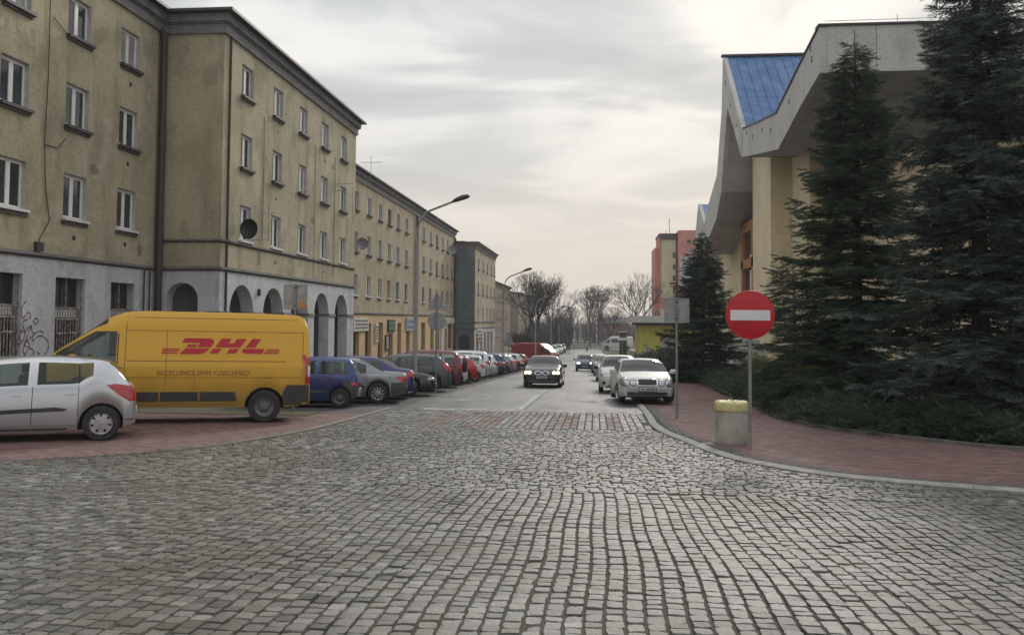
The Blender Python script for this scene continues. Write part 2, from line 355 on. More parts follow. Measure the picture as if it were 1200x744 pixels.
# setts: 24 worn variants on a unit square, scaled to size
M_sett = mat('granite_sett', (.2, .2, .195), .5, bump=(90, .5), spec=.45); nt, b = bs(M_sett); tc = nd(nt, 'ShaderNodeTexCoord')
at = nd(nt, 'ShaderNodeAttribute'); at.attribute_name = 'rnd'; oi = nd(nt, 'ShaderNodeObjectInfo'); ge = nd(nt, 'ShaderNodeNewGeometry')
fr = math_(nt, 'FRACT', math_(nt, 'ADD', at.outputs['Fac'], oi.outputs['Random']))
c = ramp(nt, fr, [(0, (.08, .078, .07)), (.25, (.125, .12, .11)), (.6, (.175, .17, .155)), (.85, (.24, .232, .21)), (.93, (.18, .155, .13)), (.97, (.18, .172, .135)), (1, (.32, .31, .285))])
n = nd(nt, 'ShaderNodeTexNoise'); n.inputs['Scale'].default_value = 75; n.inputs['Detail'].default_value = 4; nt.links.new(ge.outputs['Position'], n.inputs['Vector'])
c = mixc(nt, 1, c, ramp(nt, n.outputs[0], [(.3, (.5,)*3), (.7, (1.45,)*3)]), 'MULTIPLY')
n = nd(nt, 'ShaderNodeTexNoise'); n.inputs['Scale'].default_value = .55; n.inputs['Detail'].default_value = 5; nt.links.new(ge.outputs['Position'], n.inputs['Vector'])
c = mixc(nt, ramp(nt, n.outputs[0], [(.4, (0, 0, 0)), (.64, (.7,)*3)]), c, (.085, .08, .062))
nt.links.new(c, b.inputs['Base Color'])
nt.links.new(ramp(nt, fr, [(0, (.31,)*3), (1, (.52,)*3)]), b.inputs['Roughness'])
M_settred = mat('red_sett', (.15, .08, .07), .65, noise=(3, .9, (.16, .14, .13)), bump=(38, .5))
M_brickr = mat('red_paver', (.15, .07, .06), .8, bump=(60, .3)); nt, b = bs(M_brickr)
at = nd(nt, 'ShaderNodeAttribute'); at.attribute_name = 'rnd'; oi = nd(nt, 'ShaderNodeObjectInfo'); ge = nd(nt, 'ShaderNodeNewGeometry')
fr = math_(nt, 'FRACT', math_(nt, 'ADD', at.outputs['Fac'], oi.outputs['Random']))
c = ramp(nt, fr, [(0, (.12, .062, .057)), (.5, (.16, .088, .08)), (.9, (.2, .115, .103)), (1, (.18, .14, .13))])
n = nd(nt, 'ShaderNodeTexNoise'); n.inputs['Scale'].default_value = .8; n.inputs['Detail'].default_value = 7; nt.links.new(ge.outputs['Position'], n.inputs['Vector'])
c = mixc(nt, ramp(nt, n.outputs[0], [(.42, (0, 0, 0)), (.72, (.6,)*3)]), c, (.085, .065, .058)); nt.links.new(c, b.inputs['Base Color'])
M_brickg = mat('grey_paver', (.1, .098, .095), .85, noise=(6, .35), bump=(60, .3))
def ring_template(rs, irr, ch, h0):
    base = [(-.5, -.5), (0, -.5), (.5, -.5), (.5, 0), (.5, .5), (0, .5), (-.5, .5), (-.5, 0)]
    j = [(x+rs.uniform(-irr, irr)*(.9 if abs(x)+abs(y) > .6 else .7), y+rs.uniform(-irr, irr)) for x, y in base]
    j = [(x*(.95 if abs(x)+abs(y) > .7 else 1), y*(.95 if abs(x)+abs(y) > .7 else 1)) for x, y in j]
    V = [(x, y, -.045) for x, y in j]+[(x*.985, y*.985, -.012+rs.uniform(-.002, .002)) for x, y in j]+[(x*(1-ch), y*(1-ch), h0+rs.uniform(-.003, .002)) for x, y in j]+[(0, 0, h0+.003)]
    F = []
    for r in (0, 8):
        for k in range(8):
            a, b_, c_, d = r+k, r+(k+1) % 8, r+8+(k+1) % 8, r+8+k; F += [(a, b_, c_), (a, c_, d)]
    for k in range(8): F.append((16+k, 16+(k+1) % 8, 24))
    return np.array(V, float), np.array(F)
SETT = [ring_template(RS, .05, RS.uniform(.05, .1), 0) for _ in range(24)]
def brick_template():
    V = []; b4 = [(-.5, -.5), (.5, -.5), (.5, .5), (-.5, .5)]
    V = [(x, y, -.03) for x, y in b4]+[(x, y, -.004) for x, y in b4]+[(x*.94, y*.97, 0) for x, y in b4]
    F = []
    for r in (0, 4):
        for k in range(4):
            a, b_, c_, d = r+k, r+(k+1) % 4, r+4+(k+1) % 4, r+4+k; F += [(a, b_, c_), (a, c_, d)]
    F += [(8, 9, 10), (8, 10, 11)]; return np.array(V, float), np.array(F)
BRICK = [brick_template()]*8
def in_view(x, y, m=0):
    if y < 4.6: return False
    t = math.atan2(x, y)+R(5.54); return abs(math.tan(t)) < .6-m
def lay(stones, templ, parent, name, m_main, limit, stuff_name, attr_seed=0):
    """stones: (x, y, dz, sx, sy, rot, tiltx, tilty, mat). The nearest in view become parts, the rest one part."""
    vis = [s for s in stones if in_view(s[0], s[1]) and s[8] is m_main]
    vis.sort(key=lambda s: s[0]**2+s[1]**2); pick = set(id(s) for s in vis[:limit])
    u_ = .15; meshes = [np_mesh(name, V*np.array([u_, u_, 1]), F, m_main, np.full(len(V), (k*.618) % 1), smooth=False) for k, (V, F) in enumerate(templ)]
    for me in meshes: shade(me, 40)
    groups = {}
    for k, s in enumerate(stones):
        x, y, dz, sx, sy, rot, tx, ty, mm = s; v = k % len(templ)
        if id(s) in pick:
            o = bpy.data.objects.new(name, meshes[v]); COL.objects.link(o); o.parent = parent
            o.location = (x, y, gz(y)+dz); o.rotation_euler = (tx-math.atan(S), ty, rot); o.scale = (sx/u_, sy/u_, 1)
        else: groups.setdefault(mm, []).append((k, s))
    for mm, L in groups.items():
        VV = []; FF = []; RR = []; n = 0
        for k, (x, y, dz, sx, sy, rot, tx, ty, _) in L:
            V, F = templ[k % len(templ)]; c, s_ = math.cos(rot), math.sin(rot)
            X = V[:, 0]*sx; Y = V[:, 1]*sy; X, Y = X*c-Y*s_, X*s_+Y*c
            Z = V[:, 2]+Y*(tx-S)-X*ty
            VV.append(np.stack([X+x, Y+y, Z+gz(y)+dz], 1)); FF.append(F+n); RR.append(np.full(len(V), (k*.618034) % 1)); n += len(V)
        me = np_mesh(stuff_name, np.concatenate(VV), np.concatenate(FF), mm, np.concatenate(RR)); shade(me, 40)
        link(stuff_name, me, parent, kind='stuff')
st = []; rr = random.Random(3)
def wob(x, y): return .018*math.sin(x*1.3+y*.9)+.016*math.sin(y*2.1+x*.4)
def jitter(): return rr.gauss(0, .0035), rr.gauss(0, .022), rr.gauss(0, .022)
def xlim(y): return max(-.80*y-3.2, -18), min(.52*y+3.2, 16)
# zone A: courses run along the street
cw = .127; x = -13.5
while x < 10.5:
    y = 1.6+rr.random()*.15; w = cw*rr.uniform(.93, 1.05); ye = 10.25+rr.uniform(-.12, .12)
    while y < ye:
        l = rr.uniform(.095, .16)
        lo, hi = xlim(y)
        xx = x+w/2+wob(x, y)
        if lo < xx < hi and curve_x(KL, y, 1)+.12 < xx < curve_x(KR, y, 0)-.12:
            dz, tx, ty = jitter(); st.append((xx, y+l/2, dz+.006*math.sin(xx*2+y), w-.006-rr.random()*.012, l-.003-rr.random()*.006, rr.gauss(0, .03), tx, ty, M_sett))
        y += l
    x += w+.004
# zone B: courses run across, short stones out of line
y = 10.3
while y < 18.55:
    h = rr.uniform(.115, .15); lo, hi = xlim(y); x = max(lo, curve_x(KL, y, 1)+.1)+rr.random()*.1; xe = min(hi, curve_x(KR, y, 0)-.1)
    while x < xe:
        w = rr.uniform(.11, .175); yy = y+h/2+.1*math.sin(x*1.1)+rr.uniform(-.022, .022)
        dz, tx, ty = jitter(); st.append((x+w/2, yy, dz, w-.014, h-.014, rr.gauss(0, .1), tx*1.3, ty*1.3, M_sett)); x += w
    y += h
# zone C: crossing, courses along the street with red bands
x = -5.9
while x < 1.45:
    w = .16*rr.uniform(.95, 1.05); y = 18.62
    while y < 23.75:
        l = rr.uniform(.14, .24)
        if curve_x(KL, y, 1)+.1 < x+w/2 < curve_x(KR, y, 0)-.1:
            red = 18.6 < y < 22.3 and any(abs(x+w/2+.04*(22-y)*(1 if cxx < -2 else 0)-cxx) < hw for cxx, hw in ((-3.55, .27), (-2.45, .24), (-1.55, .2), (-.72, .26), (.42, .17)))
            if red and abs(x+1.55) < .3 and rr.random() < .5: red = False
            dz, tx, ty = jitter(); st.append((x+w/2, y+l/2, dz, w-.012, l-.008, rr.gauss(0, .03), tx, ty, M_settred if red else M_sett))
        y += l
    x += w+.008
lay(st, SETT, cobble, 'cobblestone', M_sett, 300, 'cobblestones')
# pavements
def kerb(name, K, off0, off1, z0, z1, m, step=1.0, gap=.006, nmax=300):
    """row of kerb stones along a curve; off = lateral offsets to the left of the direction of travel"""
    root = empty(name, (0, 0, 0), kind='structure'); L = [0]
    for p, q in zip(K[:-1], K[1:]): L.append(L[-1]+(q-p).length)
    def at(s):
        s = max(0, min(L[-1]-1e-4, s))
        for i in range(len(K)-1):
            if L[i] <= s <= L[i+1]:
                t = (s-L[i])/(L[i+1]-L[i]) if L[i+1] > L[i] else 0; p = K[i].lerp(K[i+1], t)
                d0 = (K[min(i+1, len(K)-1)]-K[max(i, 0)]).normalized(); return p, Vector((-d0.y, d0.x))
        return K[-1], Vector((0, 1))
    s = 0; n = 0
    while s < L[-1]-.3:
        e = min(s+step, L[-1]); b = MB()
        for k in range(3):
            a0, a1 = s+(e-s)*k/3+(gap if k == 0 else 0), s+(e-s)*(k+1)/3
            (p, n0), (q, n1) = at(a0), at(a1)
            A = [p+n0*off0, p+n0*off1, q+n1*off1, q+n1*off0]
            lo = [(v.x, v.y, gz(v.y)-.1) for v in A]; hi = [(A[i].x, A[i].y, gz(A[i].y)+(z0 if i in (0, 3) else z1)) for i in range(4)]
            b.add(lo+hi, [(4, 5, 6, 7), (0, 1, 5, 4), (2, 3, 7, 6), (1, 2, 6, 5), (3, 0, 4, 7)])
        if n < nmax: b.build('kerb_stone', m, root)
        s = e; n += 1
    return root
M_kerb = mat('granite_kerb', (.32, .31, .29), .8, noise=(5, .4), bump=(40, .4))
M_kerbd = mat('dark_edge_paver', (.085, .083, .08), .85, noise=(5, .35), bump=(40, .4))
# the right kerb runs towards the camera: pavement lies on its left-hand side
kerb('right_kerb', KR, 0, .17, .02, .045, M_kerb)
kerb('left_kerb', KL, -.12, 0, .0, .012, M_kerb)
def pave(name, test, x0, x1, y0, y1, dz, rot, border=None, limit=300, sheet_fn=None):
    root = sheet_fn; L = []; rr = random.Random(9); bw, bl = .1, .2; y = y0; r = 0
    while y < y1:
        x = x0+(bl/2 if r % 2 else 0)
        while x < x1:
            if test(x, y):
                mm = M_brickr
                if border and border(x, y): mm = M_brickg
                L.append((x, y, dz+rr.gauss(0, .0012), bl-.007, bw-.007, rr.gauss(0, .008), rr.gauss(0, .006), rr.gauss(0, .006), mm))
            x += bl
        y += bw; r += 1
    lay(L, BRICK, root, 'paving_brick', M_brickr, limit, 'paving_bricks')
def near_curve(K, x, y):
    p = Vector((x, y)); d = 99
    for a, b_ in zip(K[:-1], K[1:]):
        if abs(a.y-y) > 6 and abs(b_.y-y) > 6: continue
        ab = b_-a; t = max(0, min(1, (p-a).dot(ab)/max(1e-9, ab.dot(ab)))); d = min(d, (a+ab*t-p).length)
    return d
# planting bed edge on the right (x as a function of y)
BED = catmull([(16, 13.9), (10.5, 14.9), (7.47, 15.81), (5.91, 18.04), (5.0, 20.43), (4.95, 25.3), (5.5, 37.5), (6.6, 65), (7, 80)], 6)
def bed_x(y):
    for p, q in zip(BED[:-1], BED[1:]):
        if p.y <= y <= q.y: return p.x+(q.x-p.x)*(y-p.y)/max(1e-6, q.y-p.y)
    return 16 if y < 14 else 7
M_pavefar = mat('red_paving_far', (.15, .075, .065), .85, noise=(1.5, .4), bump=(20, .3))
rp = strip_between('right_pavement', 9.0, 80, lambda y: curve_x(KR, y, 0)+.1, lambda y: max(curve_x(KR, y, 0)+.1, bed_x(y) if y > 14 else 22), M_sand, .008, n=160)
def rtest(x, y):
    if x > 13 or not (-.9*y < x < .62*y+1.2): return False
    k = curve_x(KR, y, 0)
    if x < k+.19 or near_curve(KR, x, y) < .24 and x < 12: return False
    return x < bed_x(y)-.05 or y < 14
pave('right', rtest, 1.5, 13, 9.8, 27, .03, 0, border=lambda x, y: near_curve(KR, x, y) < .5, sheet_fn=rp)
strip_between('right_pavement_far', 27, 80, lambda y: 1.55, bed_x, M_pavefar, .027, n=50)
lp = strip_between('left_pavement', 8.5, 23.6, lambda y: -24, lambda y: max(-24, curve_x(KL, y, 1)-.1), M_sand, -.022, n=120)
def ltest(x, y):
    if x < -.86*y-1.5: return False
    k = curve_x(KL, y, 1)
    return x < k-.13 and near_curve(KL, x, y) > .13
pave('left', ltest, -17, -5.85, 9.6, 21.9, -.0, 0, sheet_fn=lp)
sheet('left_pavement_far', -17, -12.6, [21.9, 80, 90, 100, 110, 120], M_pavefar, .0)
kerb('bed_edging', BED, 0, .08, .1, .1, mat('edging_concrete', (.17, .16, .145), .9, noise=(6, .4)), step=1.0)
M_grass = mat('thin_grass', (.07, .075, .03), .95, noise=(3, .5, (.09, .075, .045)), bump=(60, .8))
sheet('grass_verge', -16.4, -7.2, [20.9, 22.3], M_grass, .012)
# ------------------------------------------------------------- buildings
def facade(b, O, u, n, W, z0, z1, ops, mi=0, dep=.16, mi_rev=1):
    """wall in the plane through O along u with outward normal n; ops = (u0, u1, z0, z1, arch?)"""
    O = Vector(O); u = Vector(u); n = Vector(n); P = lambda a, z, d=0: tuple(O+u*a-n*d+Vector((0, 0, z)))
    us = sorted({0, W, *[o[0] for o in ops], *[o[1] for o in ops]}); zs = sorted({z0, z1, *[o[2] for o in ops], *[o[3] for o in ops]})
    us = [a for a in us if 0 <= a <= W]; zs = [z for z in zs if z0 <= z <= z1]
    for i in range(len(us)-1):
        col = [o for o in ops if o[0] <= (us[i]+us[i+1])/2 <= o[1]]
        zz = sorted({z0, z1, *[o[2] for o in col], *[o[3] for o in col]})
        for k in range(len(zz)-1):
            mz = (zz[k]+zz[k+1])/2
            if any(o[2] < mz < o[3] for o in col): continue
            # long strips are cut so that shading stays even
            b.quad(P(us[i], zz[k]), P(us[i+1], zz[k]), P(us[i+1], zz[k+1]), P(us[i], zz[k+1]), mi)
    for o in ops:
        a, c, lo, hi = o[:4]; d = o[5] if len(o) > 5 else dep
        if len(o) > 4 and o[4]:
            r = (c-a)/2; sp = hi-r; N = 14; pts = [(a+r-r*math.cos(PI*k/N), sp+r*math.sin(PI*k/N)) for k in range(N+1)]
            for k in range(N):
                (x0, y0), (x1, y1) = pts[k], pts[k+1]
                b.quad(P(x0, y0), P(x1, y1), P(x1, hi), P(x0, hi), mi)
                b.quad(P(x0, y0), P(x1, y1), P(x1, y1, d), P(x0, y0, d), mi_rev)
            b.quad(P(a, lo), P(a, sp), P(a, sp, d), P(a, lo, d), mi_rev); b.quad(P(c, lo), P(c, sp), P(c, sp, d), P(c, lo, d), mi_rev)
        else:
            b.quad(P(a, lo), P(a, hi), P(a, hi, d), P(a, lo, d), mi_rev); b.quad(P(c, lo), P(c, hi), P(c, hi, d), P(c, lo, d), mi_rev)
            b.quad(P(a, hi), P(c, hi), P(c, hi, d), P(a, hi, d), mi_rev); b.quad(P(a, lo), P(c, lo), P(c, lo, d), P(a, lo, d), mi_rev)
WM = {}
def win_meshes(w, h, style, sash=2):
    """window in the local XZ plane, outside is -Y; origin at the bottom centre of the opening"""
    k = (round(w, 2), round(h, 2), style, sash)
    if k in WM: return WM[k]
    fm = {'white': M_white, 'brown': M_brown, 'teal': M_teal, 'yellow': M_yel, 'dark': M_dgrey}[style.split('_')[0]]
    f = MB(); t = .06; hw = w/2
    f.box(-hw, .0, 0, -hw+t, .07, h); f.box(hw-t, .0, 0, hw, .07, h); f.box(-hw+t, .0, 0, hw-t, .07, t); f.box(-hw+t, .0, h-t, hw-t, .07, h)
    xs = [-hw+t+(w-2*t)*i/sash for i in range(sash+1)]
    for i in range(1, sash): f.box(xs[i]-.045, -.012, t, xs[i]+.045, .06, h-t)
    for i in range(sash):
        a, c = xs[i]+(.045 if i else 0), xs[i+1]-(.045 if i < sash-1 else 0)
        f.box(a, -.006, t, a+.045, .05, h-t); f.box(c-.045, -.006, t, c, .05, h-t); f.box(a+.045, -.006, t, c-.045, .05, t+.045); f.box(a+.045, -.006, h-t-.045, c-.045, .05, h-t)
    p = []
    for i in range(sash):
        q = MB(); q.box(xs[i], .02, t, xs[i+1], .03, h-t); p.append(q.mesh('pane', M_pane if {'c': i, 'b': 0, 'r': 1-i}.get(style.split('_')[-1], 1) else M_pane2))
    q = MB(); q.box(-hw-.08, -.30, -.09, hw+.08, -.005, -.0); q.box(-hw-.06, -.22, -.17, hw+.06, -.02, -.093)
    s1 = q.mesh('sill', M_sill)
    q = MB(); q.box(-hw-.06, -.27, -.07, hw+.06, .0, .01); q.box(-hw-.08, -.2, -.19, hw+.08, -.04, -.073, 1); s2 = q.mesh('sill', [M_sillw, M_sill])
    WM[k] = (f.mesh('window', fm), p, s1, s2); return WM[k]
def window(parent, pos, face, w, h, style='white', sill=1, sash=2, dep=.14):
    """pos: bottom centre on the wall face; face: angle of the outward normal, 0 = +X"""
    fr, ps, s1, s2 = win_meshes(w, h, style, sash); n = Vector((math.cos(face), math.sin(face), 0))
    o = link('window', fr, parent, loc=Vector(pos)-n*dep-Vector(parent.location), rz=face+PI/2)
    for p in ps: link('pane', p, o)
    if sill:
        s = link('sill', s2 if sill == 2 else s1, o); s.location = (0, 0, 0)
    return o
def boxes(name, L, m, parent, **kw):
    b = MB(parent.location)
    for q in L: b.box(*q)
    return b.build(name, m, parent, **kw)
def tubes(name, L, rad, m, parent=None, n=8, off=None, **kw):
    b = MB(parent.location if parent else (off or (0, 0, 0)))
    for q in L: b.tube(q, rad, n)
    return b.build(name, m, parent, smooth=50, **kw)
E_ = 0  # face angle of +X
def block(label, X, y0, y1, ztop, mw, rows, cols, z_ground_line, mlow, ops_extra=(), low_ops=(), end_ops=(), depth=11, courses=(), cat='apartment block', low_z=None, styles=None, north=True, south=True, sill_rows=(1, 1, 2), zbase=None, cornice=1.0, end_mat=None, end_low=None):
    zb = gz(y1)-1.2 if zbase is None else zbase
    root = empty('apartment_block', (X-depth/2, (y0+y1)/2, gz((y0+y1)/2)), 0, label, cat, 'plastered four-storey blocks along the left side of the street')
    off = root.location; b = MB(off); low = MB(off); zl = z_ground_line
    ops = [(c-w/2-y0, c+w/2-y0, lo, hi) for (lo, hi) in rows for c, w in cols]
    zc = ztop-cornice*.85
    facade(b, (X, y0, 0), (0, 1, 0), (1, 0, 0), y1-y0, zl, zc+.02, ops, 0)
    facade(low, (X, y0, 0), (0, 1, 0), (1, 0, 0), y1-y0, zb, zl, list(low_ops), 0)
    if south:
        facade(b, (X-depth, y0, 0), (1, 0, 0), (0, -1, 0), depth, zl, zc+.02, [], 2); facade(low, (X-depth, y0, 0), (1, 0, 0), (0, -1, 0), depth, zb, zl, list(end_ops), 2)
    if north:
        facade(b, (X-depth, y1, 0), (1, 0, 0), (0, 1, 0), depth, zb, zc+.02, [], 0)
    b.quad((X-depth, y0, zb), (X-depth, y1, zb), (X-depth, y1, zc), (X-depth, y0, zc))
    b.build('wall', [mw, M_reveal, end_mat or mw], root, fix=False); low.build('ground_floor_wall', [mlow, mlow, end_low or mlow], root, fix=False)
    # cornice: two stepped bands and the roof edge
    k = cornice
    def ringbox(z0, z1, o, inner=.0): return [(X-depth-o, y0-(o if south else 0), z0, X+o, y1+o, z1)]
    boxes('cornice', ringbox(zc, zc+.36*k, .1)+ringbox(zc+.363*k, zc+.42*k, .16)+ringbox(zc+.423*k, zc+.74*k, .24), M_cornice, root)
    boxes('roof', ringbox(zc+.743*k, ztop, .5)+[(X-depth+1.5, y0+1.5, ztop+.003, X-1.5, y1-1.5, ztop+.25)], M_roofedge, root)
    for (z, h, o) in courses:
        e = y0-(o if south else 0)
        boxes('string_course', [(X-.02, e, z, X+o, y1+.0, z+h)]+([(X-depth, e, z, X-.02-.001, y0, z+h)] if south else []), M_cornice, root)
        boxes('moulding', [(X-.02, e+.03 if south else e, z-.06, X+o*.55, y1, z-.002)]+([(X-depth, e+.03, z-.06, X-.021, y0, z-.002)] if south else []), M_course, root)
    i = 0
    for r, (lo, hi) in enumerate(rows):
        for c, w in cols:
            s = styles(r, c) if styles else 'white'
            if s: window(root, (X, c, lo), 0, w, hi-lo, s, sill=sill_rows[min(r, len(sill_rows)-1)])
            i += 1
    return root
rr = random.Random(21)
def st_mix(r, c): return rr.choice(['white', 'white', 'white_c', 'white_b', 'white_r'])
ROWS = [(10.65, 11.95), (7.75, 9.12), (4.78, 6.22)]
# --- block 1, nearest, set back
G1 = [(17.6, 19.1, .5, 2.92), (21.95, 23.5, .5, 2.92), (25.05, 26.6, .4, 2.9), (28.1, 29.65, .4, 2.88)]
b1 = block('nearest olive plastered block with barred ground-floor windows behind the silver hatchback', -16.7, 8, 31.17, 13.5, M_ochre, ROWS,
           [(c, 1.22) for c in (9.8, 12.9, 16.0, 19.2, 22.9, 25.9, 28.95)], 3.42, M_greyw, low_ops=[(a-8, c-8, lo, hi, 0, .35) for a, c, lo, hi in G1],
           courses=[(3.5, .09, .09)], styles=st_mix, north=False)
def grille(root, y0, y1, z0, z1, X=-16.7):
    o = window(root, (X, (y0+y1)/2, z0), 0, y1-y0, z1-z0, 'dark', sill=1, sash=2, dep=.3)
    b = MB(); w = y1-y0; h = z1-z0; n = 11; zs = [.02, h*.3, h*.5, h*.62, h-.02]
    for k in range(n+1):
        x = -w/2+.03+(w-.06)*k/n; b.box(x-.013, -.2, 0, x+.013, -.175, h*.62 if k not in (0, n//2, n) else h)
    for z in (.02, h*.3, h*.48, h*.62): b.box(-w/2, -.21, z-.03, w/2, -.172, z+.02)
    g = b.build('grille', mat('rusty_white_bars', (.42, .4, .38), .7, noise=(9, .8, (.1, .05, .03))), o)
    b = MB(); b.box(-w/2+.1, -.05, h*.5, w/2-.1, -.02, h*.6); b.box(-w/2+.1, -.1, 0, -w/2+.25, -.05, h); b.build('shutter_frame', M_white, o)
for q in G1: grille(b1, *q)
# --- block 2, arcade, stands forward
X2 = -14.2; arch_c = [33.3, 36.72, 40.1, 43.45, 46.9]
b2 = block('olive block with a grey arcade of round arches behind the yellow van', X2, 31.2, 49.4, 13.45, M_ochre, ROWS, [(c, 1.15) for c in (33.45, 36.85, 40.2, 43.6, 46.95)],
           3.45, M_greyw, low_ops=[(c-1.2-31.2, c+1.2-31.2, gz(c)-.9, 3.0, 1, .55) for c in arch_c], end_ops=[(11-2.13, 11-.85, -2.5, 3.0, 1, .55)],
           courses=[(3.52, .1, .09), (4.6, .07, .08)], styles=st_mix, sill_rows=(1, 1, 2))
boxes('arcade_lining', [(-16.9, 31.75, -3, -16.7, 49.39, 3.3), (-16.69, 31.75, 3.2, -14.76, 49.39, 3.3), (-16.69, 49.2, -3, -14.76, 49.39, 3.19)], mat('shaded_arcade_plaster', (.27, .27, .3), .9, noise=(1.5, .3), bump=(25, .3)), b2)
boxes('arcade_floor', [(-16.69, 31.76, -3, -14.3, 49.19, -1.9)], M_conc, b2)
L = []
for c in arch_c:
    for s in (-1, 1): L.append((X2-.5, c+s*1.2-(0 if s > 0 else .0), 1.78, X2+.05, c+s*(1.2+.2), 1.92))
boxes('impost_band', [(X2-.55+.02, a, 1.78, X2+.06, c, 1.92) for a, c in [(31.16, 32.12), (34.48, 35.54), (37.9, 38.92), (41.28, 42.27), (44.63, 45.72), (48.08, 49.42)]], M_cornice, b2)
for y in (34.9, 38.3): boxes('wall_hook', [(X2, y, 2.6, X2+.12, y+.05, 2.9)], M_dgrey, b2)
tubes('arcade_pipe', [[(X2+.03, 31.7, 13.0), (X2+.03, 31.7, -1.2)]], .055, M_course, b2)
# --- block 3, shops on the ground floor
def st3(r, c):
    if c > 80: return ['brown', 'white', 'brown', 'dark', 'white_c'][int(c*7+r*3) % 5]
    return {(2, 74.6): 'teal', (2, 71.3): 'teal', (0, 68.2): 'brown', (2, 68.2): 'yellow'}.get((r, c), 'white_c' if (int(c)+r) % 3 == 0 else 'white')
cols3 = [(c, 1.12) for c in (51.5, 55.0, 58.4, 61.9, 65.2, 68.2, 71.3, 74.6)]+[(c, 1.1) for c in (82.3, 85.9, 89.4, 92.8, 95.9, 99.2)]
low3 = [(53.8, 55.2, -2.4, .9), (57.6, 59.6, -2.6, .72), (61.2, 62.9, -1.3, 1.35), (64.9, 66.5, -1.4, 1.38), (68.2, 69.8, -2.9, .45), (71.5, 72.9, -1.2, 1.35), (74.9, 76.4, -3.0, .6),
        (81.6, 83.4, -1.5, 1.35), (86.2, 88.0, -3.3, 1.0), (89.6, 91.2, -1.6, 1.2), (94.2, 95.8, -3.4, .6), (96.8, 99.7, -1.5, 1.3)]
b3 = block('long weathered ochre block with beige shop fronts and signs beyond the arcade', -16.7, 49.42, 100.65, 12.25, M_ochre2, [(9.35, 10.62), (6.4, 7.78), (3.32, 4.8)],
           cols3, 2.0, M_beige, low_ops=[(a-49.42, c-49.42, lo, hi, 0, .3) for a, c, lo, hi in low3], courses=[(2.05, .1, .1)], styles=st3, south=False, north=False)
for i, (a, c, lo, hi) in enumerate(low3):
    door = lo < -2
    w = window(b3, (-16.7, (a+c)/2, lo), 0, c-a, hi-lo, 'dark' if i % 2 else 'brown', sill=0 if door else 1, sash=2 if c-a > 1.5 else 1, dep=.27)
    if door: w.name = 'shop_door'; w.name = w.name
boxes('rendered_panel', [(-16.72, 91.5, 1.2, -16.55, 100.3, 1.85), (-16.72, 91.9, -3.5, -16.6, 94.0, 1.19)], mat('white_shop_render', (.55, .55, .55), .9, noise=(2, .3)), b3)
# --- block 4, slate end wall
X4 = -14.2
b4 = block('far block with a slate-grey windowless end wall and white shop front', X4, 100.7, 121.5, 10.95, M_ochre2, [(7.85, 9.1), (4.8, 6.2), (1.6, 3.2)],
           [(c, 1.1) for c in (103.8, 108.1, 112.3, 116.5, 120.2)], .62, mat('white_shop_front', (.55, .53, .5), .9, noise=(2, .3)), courses=[(1.35, .1, .1), (.62, .1, .09)],
           low_ops=[(q-100.7, q+2.3-100.7, -3.6, .1, 0, .4) for q in (102.0, 105.6, 109.2, 112.8, 116.4)], end_ops=[(11-2.0, 11-.55, -4.5, -.15, 1, .5)],
           styles=lambda r, c: 'white_c' if c == 103.8 and r == 2 else 'brown', end_mat=M_slate, end_low=M_slate, zbase=-5, cornice=.9)
for q in (102.0, 105.6, 109.2, 112.8, 116.4): window(b4, (X4, q+1.15, -3.6), 0, 2.3, 3.7, 'white', sill=0, sash=3, dep=.3)
boxes('arch_door', [(-16.3, 101.1, -4.5, -14.6, 101.2, .3)], M_dgrey, b4)
# --- blocks 5 and 6, far away
b5 = block('far brownish block with overhanging eaves past the slate-ended block', -17.0, 128, 172, 8.2, M_brownw, [(4.9, 6.3), (1.9, 3.3), (-1.1, .3)],
           [(131+3.6*i, 1.3) for i in range(11)], -2.0, M_brownw, zbase=-5, styles=lambda r, c: 'white', cornice=.5)
b6 = block('farthest block on the left, half hidden by bare trees', -17.0, 190, 222, 7.9, M_brownw, [(4.7, 6.1), (1.7, 3.1), (-1.3, .1)],
           [(193+3.6*i, 1.3) for i in range(8)], -2.0, M_brownw, zbase=-5, styles=lambda r, c: 'white', cornice=.5)
# downpipes (fixed to their blocks)
def downpipe(root, x, y, zt, zb_, r=.1):
    tubes('downpipe', [[(x-.35, y, zt), (x, y, zt-.35), (x, y, zb_)]], r, M_pipe, root)
downpipe(b1, -16.5, 30.95, 12.9, -1.2, .13); downpipe(b3, -16.52, 78.4, 11.6, -2.9, .13); downpipe(b3, -16.55, 100.4, 11.6, -3.4, .13)
tubes('downpipe', [[(-16.6, 30.1, 3.4), (-16.6, 30.1, -1)]], .035, M_pipe, b1); tubes('downpipe', [[(-16.6, 30.5, 3.4), (-16.6, 30.5, -1)]], .035, M_pipe, b1)
# cables and lamp box on block 1
cab = tubes('wall_cable', [[(-16.66, 24.3, 13.4), (-16.66, 24.33, 9), (-16.66, 24.25, 7.0), (-16.66, 24.35, 5.6), (-16.66, 24.6, 4.6), (-16.66, 24.15, 4.0), (-16.66, 24.1, 3.7)],
                           [(-16.66, 24.25, 6.9), (-16.66, 24.9, 6.9), (-16.66, 25.3, 7.3)], [(-16.66, 24.5, 10.9), (-16.66, 25.2, 10.6)]], .016, M_black, b1, n=4)
boxes('junction_box', [(-16.7, 23.95, 3.62, -16.58, 24.25, 3.9)], M_dgrey, b1)
tubes('wall_cable', [[(-14.17, 35.2, 10.3), (-14.17, 35.25, 7), (-14.17, 35.2, 5)], [(-14.17, 34.9, 4.5), (-14.17, 34.9, 3.9)], [(-14.17, 45.3, 10.5), (-14.17, 45.3, 4)], [(-14.17, 42, 10.5), (-14.17, 42, 3.7)]], .011, M_course, b2, n=4)
